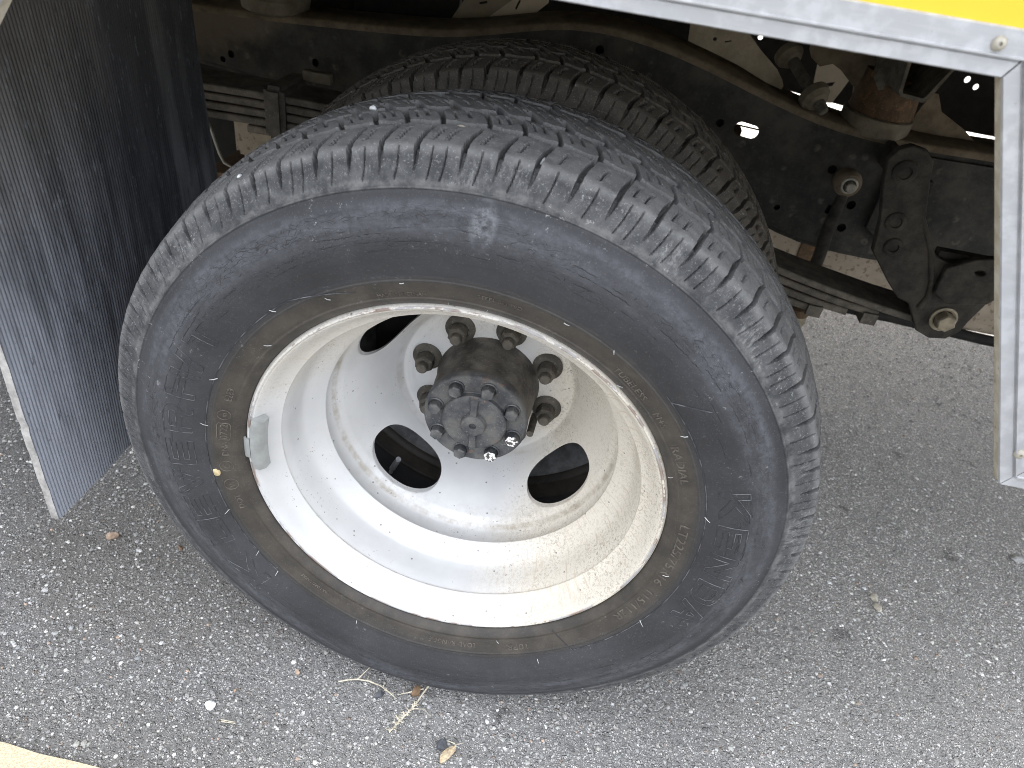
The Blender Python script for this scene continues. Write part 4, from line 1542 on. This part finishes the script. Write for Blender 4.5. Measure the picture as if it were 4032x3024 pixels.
link('rail_flange', strip_me('rail_flange_low', bx, bz - .005, .7075, .770, .004), M['frame'], rail)
# the other rail, further away and higher over this gap
far_out = [(-2.5, .17), (-.1, .20), (.1, .20), (.3, .185), (.5, .158), (.7, .141), (1.0, .135), (1.3, .132), (3.2, .13), (3.2, .40), (-2.5, .40)]
far_h = [circ(.4145, .2655, .0065), circ(.931, .252, .008), circ(.958, .239, .0075), circ(.30, .30, .01)]
fr = part('frame_rail', plate_me('frame_rail_far', far_out, 1.500, 1.507, far_h), M['black'])
fr['label'] = 'black far frame rail with small light holes'
part('cross_member', box_me('cross_member_rear', -.9, -.78, .775, 1.499, .12, .26, .006), M['black'])
part('cross_member', box_me('cross_member_mid', 1.2, 1.32, .775, 1.499, .10, .24, .006), M['black'])

# body mounts, outriggers, channels standing on the rail
bm = bmesh.new()
axis_lathe_bm(bm, (.505, .742, .268), (.02, -.05, 1), [(-.010, .040), (-.006, .052), (0, .0545), (.018, .0550), (.021, .0535), (.0225, .050), (.0225, 0)], 48)
mount = part('body_mount', bm_mesh('body_mount', bm, True, 35), M['puck'])
bm = bmesh.new()
axis_lathe_bm(bm, (.507, .744, .2905), (.02, -.05, 1), [(0, .0505), (.0022, .0515), (.0040, .0505), (.014, .0495), (.030, .0470), (.046, .0450), (.060, .046), (.062, .0)], 48)
link('rusty_collar', bm_mesh('rusty_collar', bm, True, 35), M['rust'], mount)
bm = bmesh.new()
axis_lathe_bm(bm, (-.500, .735, .292), (.0, -.03, 1), [(-.012, .045), (-.006, .055), (.012, .057), (.016, .054), (.030, .052), (.045, .052), (.05, 0)], 40)
part('body_mount', bm_mesh('body_mount_b', bm, True, 35), M['puck'])
# rusty outrigger arm left of the collar
arm = part('outrigger_bracket', plate_me('outrigger_bracket', [(.366, .395), (.370, .360), (.378, .348), (.394, .338), (.412, .345), (.428, .338), (.446, .325), (.456, .318), (.462, .300), (.500, .300), (.512, .395)], .752, .757), M['flange'])
part('outrigger_bracket', plate_me('outrigger_bracket_b', [(.446, .41), (.464, .344), (.478, .328), (.484, .330), (.484, .41)], .700, .704), M['channel'])
# open-ended channel
def channel(xl, xr, zb, zt, y0, y1, t):
    prof_o = [(xl - .042, zt), (xl - .042, zt + t), (xl, zt + t)]
    out_ = [(xl - .040, zt), (xl - .003, zt), (xl, zt - .004), (xl + .004, zb + .006), (xl + .009, zb), (xr - .010, zb - .003), (xr - .004, zb + .003), (xr + .010, zt - .004), (xr + .014, zt), (xr + .05, zt),
            (xr + .05, zt + t), (xr + .012, zt + t), (xr + .007, zt - .002), (xr - .0085, zb + .0065), (xr - .012, zb + t - .002), (xl + .0105, zb + t), (xl + .0082, zb + .009), (xl + t, zt - .002), (xl + .002, zt + t), (xl - .040, zt + t)]
    return plate_me('cross_channel', out_, y0, y1, (), .0004)
part('cross_member', channel(.476, .528, .338, .384, .622, 2.2, .0042), M['channel'])
part('cross_member', channel(-.34, -.288, .36, .406, .640, 2.2, .0042), M['channel'])
part('cross_member', channel(1.3, 1.352, .338, .384, .622, 2.2, .0042), M['channel'])
# floor beams under the box floor
for k in range(8):
    x = -2.2 + k * .72
    if abs(x - .5) > .2:
        part('floor_beam', box_me('floor_beam', x, x + .045, .90, 2.3, .56, .6395), M['black'])
# brown gusset right of the mount
part('gusset_plate', plate_me('gusset_plate', [(.556, .272), (.572, .330), (.582, .330), (.598, .306), (.643, .286), (.672, .268)], .744, .749), M['flange'])
# pale outrigger left of the mount
part('outrigger_bracket', plate_me('outrigger_bracket_c', [(.172, .42), (.182, .343), (.22, .334), (.266, .322), (.320, .303), (.346, .297), (.3475, .303), (.343, .311), (.330, .325), (.296, .348), (.262, .375), (.252, .42)], .742, .747, [circ(.222, .352, .003), capsule(.243, .352, .004, .0012, .3)]), M['beigeplain'])
# long mounting bolt with two rubber bushes
p0, p1 = Vector((.338, .790, .352)), Vector((.402, .690, .292))
ax = (p1 - p0).normalized()
bm = bmesh.new()
Lb = (p1 - p0).length
axis_lathe_bm(bm, p0, ax, [(.004, .0090), (Lb + .004, .0090), (Lb + .010, .0070), (Lb + .010, 0)], 20)
mb = part('mount_bolt', bm_mesh('mount_bolt', bm, True, 35), M['channel'])
for h, r in ((.012, .0215), (Lb - .030, .0225)):
    bm = bmesh.new()
    axis_lathe_bm(bm, p0 + ax * h, ax, [(0, .010), (0, r), (.004, r + .001), (.012, r), (.015, r * .82), (.020, r * .72), (.022, .009)], 28)
    link('rubber_bush', bm_mesh('rubber_bush', bm, True, 35), M['puck'], mb)
bm = bmesh.new()
axis_lathe_bm(bm, (.296, .80, .372), (.5, -.3, .75), [(0, .0115), (.014, .0115)], 6)
axis_lathe_bm(bm, (.296, .80, .372), (.5, -.3, .75), [(.012, .006), (.036, .006), (.036, 0)], 14)
part('stud_nut', bm_mesh('stud_nut', bm, True, 35), M['channel'])
part('brake_line', tube_me('brake_line', [(.20, .79, .405), (.262, .79, .372), (.285, .785, .352), (.318, .775, .328), (.330, .770, .318)], .0045, 8), M['channel'])
# pale plate further in
part('cross_plate', plate_me('cross_plate', [(.496, .29), (.545, .30), (.575, .258), (.566, .230), (.556, .203), (.535, .200), (.505, .232)], 1.20, 1.205, [[(.522, .228), (.545, .236), (.548, .246), (.526, .239)], circ(.530, .221, .005)]), M['platelit'])
# pale outrigger and dark sill panels at the upper left
part('outrigger_bracket', plate_me('outrigger_bracket_d', [(-.234, .284), (-.181, .291), (-.118, .345), (-.118, .42), (-.150, .42)], .850, .856, [capsule(-.172, .330, .006, .002, .3), capsule(-.163, .345, .006, .002, .3)]), M['beigeplain'])
part('outrigger_bracket', plate_me('outrigger_bracket_e', [(-.184, .287), (-.110, .297), (-.06, .345), (-.06, .42), (-.098, .42)], .858, .864, [capsule(-.112, .335, .007, .002, 1.2)]), M['platelit'])
for k in range(4):
    part('sill_board', box_me('sill_board', -.62 + k * .098, -.519 + k * .098, .90 + .002 * (k % 2), .925 + .002 * (k % 2), .25, .62, .002), M['black'])

# ------------------------------------------------------------------ leaf spring, hanger, links
def leaf_me(name, pts, y0, y1, t):
    xs = np.linspace(pts[0][0], pts[-1][0], 60)
    p = np.array(pts)
    zs = np.interp(xs, p[:, 0], p[:, 1])
    zs = np.convolve(np.pad(zs, 3, mode='edge'), np.ones(7) / 7, 'valid')
    b = .0016
    sec = [(y0, -t + b), (y0, -b), (y0 + b, 0), (y1 - b, 0), (y1, -b), (y1, -t + b), (y1 - b, -t), (y0 + b, -t)]
    v = [(x, y, z + dz) for x, z in zip(xs, zs) for y, dz in sec]
    k = 8
    F = [(i * k + j, i * k + (j + 1) % k, (i + 1) * k + (j + 1) % k, (i + 1) * k + j) for i in range(len(xs) - 1) for j in range(k)]
    me = mesh_np(name, np.array(v), np.array(F))
    bm = bmesh.new(); bm.from_mesh(me)
    bm.verts.ensure_lookup_table()
    bm.faces.new([bm.verts[j] for j in range(k)]); bm.faces.new([bm.verts[(len(xs) - 1) * k + j] for j in range(k)][::-1])
    bmesh.ops.recalc_face_normals(bm, faces=bm.faces)
    bm.to_mesh(me); bm.free()
    me.set_sharp_from_angle(angle=math.radians(40))
    return me
SPL = [(-1.1, .205), (-.7, .209), (-.5, .213), (-.4, .216), (-.25, .214), (-.1, .203), (.1, .165), (.25, .130), (.38, .098), (.46, .084), (.54, .071), (.60, .062), (.64, .058)]
spring = part('leaf_spring', leaf_me('leaf_spring', SPL, .502, .580, .0105), M['spring'])
spring['label'] = 'dusty multi leaf rear spring'
for k, (xa, xb) in enumerate(((-.95, .545), (-.80, .50), (-.66, .455), (-.45, .36))):
    pts = [(x, z - .0132 * (k + 1)) for x, z in SPL]
    p = np.array(pts)
    xs = np.linspace(xa, xb, 26)
    link('spring_leaf', leaf_me('spring_leaf', list(zip(xs, np.interp(xs, p[:, 0], p[:, 1]))), .503, .579, .0105), M['spring'] if k < 3 else M['springdust'], spring)
# springdust face of the left part
bm = bmesh.new()
for x0, x1 in ((-.418, -.386),):
    box_bm(bm, x0, x1, .492, .590, .150, .228)
bmesh.ops.bevel(bm, geom=list(bm.edges), offset=.007, segments=3, affect='EDGES')
link('spring_clip', bm_mesh('spring_clip', bm, True, 35), M['spring'], spring)
for xx, zz in ((.463, .033), (.545, .038)):
    bm = bmesh.new()
    box_bm(bm, xx - .022, xx, .498, .584, zz, zz + .018)
    link('spring_clip', bm_mesh('spring_clip_s', bm), M['spring'], spring)
link('spring_clip', box_me('spring_pad', -.395, -.35, .585, .60, .218, .234, .002), M['puck'], spring)
# spring eye
bm = bmesh.new()
axis_lathe_bm(bm, (.628, .500, .079), (0, 1, 0), [(0, .008), (0, .024), (.082, .024), (.082, .008)], 32)
link('spring_eye', bm_mesh('spring_eye', bm, True, 35), M['hanger'], spring)

hang_out = [(.497, .302), (.478, .305), (.464, .298), (.457, .284), (.463, .256), (.482, .204), (.491, .158), (.503, .146), (.530, .118), (.552, .098), (.572, .092), (.588, .070), (.600, .052), (.622, .044), (.644, .048), (.657, .064), (.660, .080), (.672, .120), (.690, .158), (.703, .190), (.715, .26),
            (.700, .262), (.690, .215), (.664, .184), (.630, .168), (.592, .160), (.574, .165), (.560, .180), (.535, .214), (.518, .262), (.510, .290)]
hang = part('spring_hanger', plate_me('spring_hanger', hang_out, .484, .4985, (), .002), M['hanger'])
hang['label'] = 'black bracket holding the front eye of the spring'
rib = [(.509, .492, .288), (.515, .490, .268), (.522, .489, .246), (.532, .488, .216), (.548, .487, .194), (.563, .486, .174), (.574, .485, .152), (.584, .484, .132), (.590, .484, .108), (.586, .484, .088)]
link('hanger_lip', tube_me('hanger_lip', rib, .0045, 8), M['hanger'], hang)
bm = bmesh.new()
box_bm(bm, .520, .530, .4985, .70, .225, .262)
box_bm(bm, .582, .70, .4985, .515, .158, .172)
link('hanger_web', bm_mesh('hanger_web', bm), M['hanger'], hang)
for cx, cz, rr in ((.482, .272, .016), (.500, .205, .014), (.512, .170, .013)):
    bm = bmesh.new()
    axis_lathe_bm(bm, (cx, .4842, cz), (0, -1, 0), [(0, rr), (.002, rr), (.0035, rr * .85), (.0036, rr * .55), (.0015, rr * .5), (.0015, 0)], 28)
    link('rivet_head', bm_mesh('rivet_head', bm, True, 35), M['hanger'], hang)
link('hanger_shoulder', plate_me('hanger_shoulder', [(.590, .157), (.62, .176), (.66, .186), (.700, .225), (.705, .16), (.688, .150), (.664, .118), (.640, .112), (.612, .108), (.592, .120)], .472, .4838, [circ(.634, .160, .006, 12, 1.6)], .002), M['hanger'], hang)
bm = bmesh.new()
axis_lathe_bm(bm, (.6260, .4845, .0775), (0, -1, 0), [(0, .0190), (.0015, .0195), (.0035, .0190), (.0042, .0165), (.0030, .0140)], 40)
eb = part('eye_bolt', bm_mesh('eye_bolt', bm, True, 30), M['zincdirty'])
bm = bmesh.new()
axis_lathe_bm(bm, (.6260, .482, .0775), (0, -1, 0), [(0, .0140), (.013, .0140), (.0155, .0120), (.0155, 0)], 6)
link('bolt_head', bm_mesh('bolt_head', bm, True, 30), M['zincdirty'], eb)

# shock strut with its upper eye bolted to the rail
bm = bmesh.new()
tube_bm(bm, [(.4795, .668, .178), (.4790, .668, .12), (.482, .665, .062), (.48, .66, -.10)], [.0085, .010, .0105, .0105], 16)
strut = part('track_link', bm_mesh('track_link', bm, True), M['hanger'])
bm = bmesh.new()
axis_lathe_bm(bm, (.4795, .688, .192), (0, -1, 0), [(0, .0170), (.004, .0205), (.020, .0215), (.026, .0200), (.030, .0160), (.0305, .013)], 36)
link('link_eye', bm_mesh('link_eye', bm, True, 35), M['flange'], strut)
bm = bmesh.new()
axis_lathe_bm(bm, (.4795, .660, .192), (0, -1, 0), [(0, .0135), (.004, .0135), (.0055, .0125), (.0058, .010)], 32)
axis_lathe_bm(bm, (.4800, .656, .1915), (0, -1, 0), [(0, .0085), (.008, .0085), (.0095, .0070), (.0095, 0)], 6)
link('link_bolt', bm_mesh('link_bolt', bm, True, 30), M['zinc'], strut)
# rusty drop link below the spring
bm = bmesh.new()
tube_bm(bm, [(.458, .60, .055), (.459, .60, .012), (.465, .60, -.012)], [.008, .0078, .010], 14)
dl = part('drop_link', bm_mesh('drop_link', bm, True), M['hanger'])
bm = bmesh.new()
axis_lathe_bm(bm, (.464, .60, .000), (.1, 0, -1), [(0, .009), (.004, .0165), (.013, .0175), (.018, .0155), (.0185, .010)], 28)
link('rusty_bush', bm_mesh('rusty_bush', bm, True, 35), M['rust'], dl)
bm = bmesh.new()
axis_lathe_bm(bm, (.466, .60, -.018), (.1, 0, -1), [(0, .0145), (.012, .0150), (.026, .0095), (.034, .0080), (.034, 0)], 24)
link('ball_joint', bm_mesh('ball_joint', bm, True, 35), M['zincdirty'], dl)

# beige tank behind the rail, and its skirt
tank = part('fuel_tank', box_me('fuel_tank', .30, 1.12, 1.00, 1.20, -.180, .06, .02), M['beige'])
tank['label'] = 'beige speckled tank under the frame'
link('tank_strap', box_me('tank_strap', .548, .590, .994, .9995, -.166, .03, .001), M['rust'], tank)
part('exhaust_pipe', tube_me('exhaust_pipe', [(.2, .985, -.16), (.8, .99, -.172), (1.0, .99, -.182), (1.9, .99, -.184)], .012, 12), M['black'])
bm = bmesh.new()
box_bm(bm, -.552, -.42, .64, .78, .046, .135)
bmesh.ops.bevel(bm, geom=list(bm.edges), offset=.014, segments=3, affect='EDGES')
pb = part('underbody_canister', bm_mesh('underbody_canister', bm, True, 40), M['beige'])
pb['label'] = 'beige canister below the left part of the spring'
link('canister_lug', plate_me('canister_lug', [(-.507, .116), (-.475, .111), (-.455, .09), (-.455, .06), (-.50, .07)], .634, .6385, [circ(-.468, .085, .005)]), M['beigeplain'], pb)
part('brake_line', tube_me('brake_line_b', [(-.572, .60, .125), (-.566, .60, .112), (-.555, .60, .070), (-.548, .60, .055), (-.535, .60, .050)], .0026, 8), M['zinc'])
part('light_blocker_panel', box_me('light_blocker_panel', -1.5, -.40, .86, .875, -.12, .25, .004), M['black'])  # added black panel, blocks the bright ground beyond the rail
part('reinforcing_plate', plate_me('reinforcing_plate', [(.545, .246), (.78, .250), (.78, .09), (.70, .075), (.60, .085), (.545, .12)], .690, .6975, [], .001), M['frame'])
part('hose_bracket', box_me('hose_bracket', .290, .332, .885, .915, .10, .1905, .002), M['rust'])
part('brake_line', tube_me('brake_line_c', [(.24, .90, .1990), (.33, .90, .1940), (.42, .90, .1905)], .0016, 8), M['black'])
part('axle_bracket', box_me('axle_bracket', -.60, -.40, .62, .80, -.03, .028, .01), M['rust'])

# ------------------------------------------------------------------ mud flap
def flap_me():
    pitch, y0, y1, zt, zb = .0043, -.026, .399, .50, -.153
    nr = int((y1 - y0) / pitch)
    per = 6
    ny_ = nr * per + 1
    nz = 70
    Y = np.linspace(y0, y1, ny_)
    Z = np.linspace(zb, zt, nz)
    YY, ZZ = np.meshgrid(Y, Z, indexing='ij')
    ph = np.mod(np.arange(ny_), per) / per
    prof = .0009 * (np.cos(2 * PI * ph) * .5 + .5) ** .7
    wave = .004 * np.sin(ZZ * 9 + YY * 4) + .0025 * np.sin(YY * 17 - ZZ * 5)
    Xf = -.450 + prof[:, None] + wave
    # slightly ragged lower and outer edges
    ZZ = ZZ + (rng.normal(0, .0007, ny_)[:, None] * (ZZ < zb + .004))
    YY = YY + (rng.normal(0, .0004, nz)[None, :] * (YY < y0 + .001))
    Pf = np.stack([Xf, YY, ZZ], -1).reshape(-1, 3)
    Pb = np.stack([-.4585 + wave, YY, ZZ], -1).reshape(-1, 3)
    I = np.arange(ny_ * nz).reshape(ny_, nz)
    a, b, c, d = I[:-1, :-1], I[1:, :-1], I[1:, 1:], I[:-1, 1:]
    Ff = np.stack([a, b, c, d], -1).reshape(-1, 4)
    Nn = len(Pf)
    Fb = Ff[:, ::-1] + Nn
    e0 = np.stack([I[0, :-1], I[0, 1:], I[0, 1:] + Nn, I[0, :-1] + Nn], -1)
    e1 = np.stack([I[-1, :-1], I[-1, 1:], I[-1, 1:] + Nn, I[-1, :-1] + Nn], -1)[:, ::-1]
    e2 = np.stack([I[:-1, 0], I[1:, 0], I[1:, 0] + Nn, I[:-1, 0] + Nn], -1)[:, ::-1]
    e3 = np.stack([I[:-1, -1], I[1:, -1], I[1:, -1] + Nn, I[:-1, -1] + Nn], -1)
    F = np.concatenate([Ff, Fb, e0, e1, e2, e3])
    me = mesh_np('mud_flap', np.concatenate([Pf, Pb]), F)
    me.materials.append(M['flap']); me.materials.append(M['flapedge'])
    mi = np.zeros(len(F), np.int32)
    k = len(Ff) * 2
    mi[k:k + len(e0) + len(e1) + len(e2)] = 1
    me.polygons.foreach_set('material_index', mi)
    me.set_sharp_from_angle(angle=math.radians(60))
    return me
fl = part('mud_flap', flap_me(), M['flap'])
fl['label'] = 'ribbed black rubber mud flap with paler grey lower corner'

# ------------------------------------------------------------------ litter on the asphalt
def stone(name, x, y, size, mat, label, squash=.65, z=None, seed=0, parent=None, cat='stone', group=None):
    r = np.random.default_rng(seed)
    bm = bmesh.new()
    bmesh.ops.create_icosphere(bm, subdivisions=3, radius=1)
    pl = r.normal(0, 1, (9, 3)); pl /= np.linalg.norm(pl, axis=1)[:, None]
    of = r.uniform(.50, .80, 9)
    sc = Vector((1, r.uniform(.68, .85), squash))
    for v in bm.verts:
        p = np.array(v.co[:])
        for n_, o_ in zip(pl, of):
            d = p @ n_ - o_
            if d > 0:
                p = p - n_ * d * .92
        p = p * (1 + .03 * math.sin(p[0] * 9 + seed) * math.sin(p[1] * 11))
        v.co = Vector((p[0] * sc.x, p[1] * sc.y, p[2] * sc.z)) * size
    zmin = min(v.co.z for v in bm.verts)
    for v in bm.verts:
        v.co.z -= zmin
    o = link(name, bm_mesh(name, bm, True, 28), M[mat])
    o.location = (x, y, -.0006 if z is None else z)
    o.rotation_euler = (0, 0, r.uniform(0, 6))
    return tag(o, label, cat, group)
stone('pebble', -.253, -.097, .0085, 'stonewhite', 'white angular stone lying near the bottom left on asphalt', .6, seed=1)
stone('pebble', -.517, .110, .0088, 'stonetan', 'pinkish tan stone on the asphalt below the mud flap', .8, seed=2)
stone('pebble', .037, -.080, .0092, 'stonedark', 'dark grey pebble touching the curled dry leaf', .75, seed=3)
stone('pebble', -.012, -.018, .0085, 'stonebrown', 'brown stone at the foot of the outer tyre', .8, seed=4)
stone('pebble', .668, .316, .0088, 'stonecream', 'upper cream pebble of two right of the tyre', .75, seed=5)
stone('pebble', .669, .297, .0090, 'stonecream', 'lower flatter cream pebble of two right of the tyre', .6, seed=6)
stone('pebble', .965, .482, .013, 'stonegrey', 'pale grey stone at the right edge of the asphalt', .6, seed=7)
stone('pebble', -.057, -.034, .0078, 'stonedark', 'bluish black pebble beside the dry twig under tyre', .75, seed=8)
stone('pebble', -.170, -.028, .0042, 'stonetan', 'small orange tan pebble between white stone and tyre', .7, seed=9)
stone('pebble', -.235, -.070, .0030, 'stonetan', 'tiny pink pebble just above the white stone', .7, seed=10)
stone('pebble', -.415, .118, .0050, 'stonebrown', 'small rust brown pebble beside the tyre at left', .7, seed=12)
# stones wedged in the tread
stone('wedged_stone', .041, .019, .0050, 'stonewhite', 'white stone wedged in a shoulder groove of outer tyre', .9, ZC + .3465, 21)
stone('wedged_stone', -.104, .045, .0032, 'stonewhite', 'white chip stuck in tread near the top left of outer tyre', .8, ZC + .3585, 22)
stone('wedged_stone', -.029, .034, .0045, 'stonecream', 'flat cream sliver on the tread at tyre top', .35, ZC + .3605, 23)
stone('wedged_stone', -.205, .012, .0030, 'stonewhite', 'small white chip in the left shoulder groove of tyre', .8, ZC + .2935, 24)

def litter_tube(bm, pts, r):
    tube_bm(bm, pts, r, 6)
# dry twig: forked stem with bristles
bm = bmesh.new()
zt = .0035
stem1 = [(-.114, -.029, zt), (-.100, -.0245, zt + .003), (-.090, -.022, zt + .004), (-.075, -.0215, zt + .005), (-.058, -.024, zt + .004), (-.045, -.029, zt + .002), (-.034, -.034, zt)]
litter_tube(bm, stem1, [.0011, .0011, .0012, .0012, .0011, .0009, .0006])
litter_tube(bm, [(-.090, -.022, zt + .004), (-.085, -.013, zt + .006), (-.080, -.005, zt + .008)], [.0009, .0008, .0005])
r3 = np.random.default_rng(5)
for i in range(14):
    t = r3.uniform(.45, 1)
    k = min(int(t * 6), 5)
    p = Vector(stem1[k]).lerp(Vector(stem1[min(k + 1, 6)]), r3.random())
    d = Vector((r3.uniform(-.004, .006), r3.uniform(-.006, .006), r3.uniform(0, .004)))
    litter_tube(bm, [p, p + d], [.0005, .0002])
tw = link('dry_twig', bm_mesh('dry_twig', bm, True, 60), M['straw'])
tag(tw, 'pale forked dry twig lying beside the tyre foot', 'twig')
bm = bmesh.new()
stem2 = [(.004, -.005, zt + .006), (-.002, -.020, zt + .005), (-.007, -.035, zt + .004), (-.013, -.047, zt + .003), (-.018, -.056, zt + .002), (-.024, -.067, zt + .001), (-.030, -.078, zt - .001)]
litter_tube(bm, stem2, [.0013, .0012, .0012, .0011, .0010, .0007, .0004])
litter_tube(bm, [(-.003, -.015, zt + .005), (-.022, -.024, zt + .003), (-.034, -.028, zt)], [.0008, .0007, .0004])
litter_tube(bm, [(-.010, -.043, zt + .003), (.004, -.040, zt + .002), (.015, -.046, zt)], [.0007, .0006, .0003])
for i in range(46):
    t = r3.uniform(.45, 1)
    k = min(int(t * 6), 5)
    p = Vector(stem2[k]).lerp(Vector(stem2[min(k + 1, 6)]), r3.random())
    d = Vector((r3.uniform(-.010, .007), r3.uniform(-.006, .008), r3.uniform(0, .005)))
    litter_tube(bm, [p, p + d * .5 + Vector((0, 0, .001)), p + d], [.0007, .0006, .0002])
tw = link('dry_grass_stalk', bm_mesh('dry_grass_stalk', bm, True, 60), M['straw'])
tag(tw, 'dry seed stalk with bristly head in front of tyre', 'stalk')
bm = bmesh.new()
litter_tube(bm, [(-.232, -.112, .003), (-.214, -.111, .0045)], [.0009, .0004])
litter_tube(bm, [(-.233, -.110, .003), (-.215, -.1095, .004)], [.0008, .0003])
tag(link('straw_bit', bm_mesh('straw_bit', bm, True), M['straw']), 'short straw splinter below the white stone', 'straw')
# curled dry leaf with its stalk
bm = bmesh.new()
cl = [(.0405, -.0985, .002), (.0420, -.0945, .005), (.0450, -.0895, .0072), (.0490, -.0845, .0080), (.0530, -.0800, .0072), (.0545, -.0765, .0060)]
wd = [.0012, .0045, .0058, .0052, .0036, .0008]
rows = []
for (p, w_) in zip(cl, wd):
    p = Vector(p)
    nrm_ = Vector((.75, -.62, 0))
    rows.append([bm.verts.new(p + nrm_ * w_ * s + Vector((0, 0, -.0028 * s * s * (w_ / .0058)))) for s in (-1, -.5, 0, .5, 1)])
for a, b in zip(rows[:-1], rows[1:]):
    for k in range(4):
        bm.faces.new((a[k], a[k + 1], b[k + 1], b[k]))
bmesh.ops.solidify(bm, geom=list(bm.faces), thickness=.0005)
lf = link('dry_leaf', bm_mesh('dry_leaf', bm, True, 70), M['leaf'])
tag(lf, 'curled tan dry leaf leaning on the dark pebble', 'leaf')
bm = bmesh.new()
litter_tube(bm, [(.0545, -.0765, .006), (.0525, -.074, .006), (.044, -.0735, .007), (.031, -.0755, .008)], [.0007, .0006, .0006, .0003])
litter_tube(bm, [(.0535, -.0750, .006), (.058, -.073, .005), (.063, -.069, .003)], [.0006, .0005, .0003])
link('leaf_stalk', bm_mesh('leaf_stalk', bm, True, 70), M['straw'], lf)
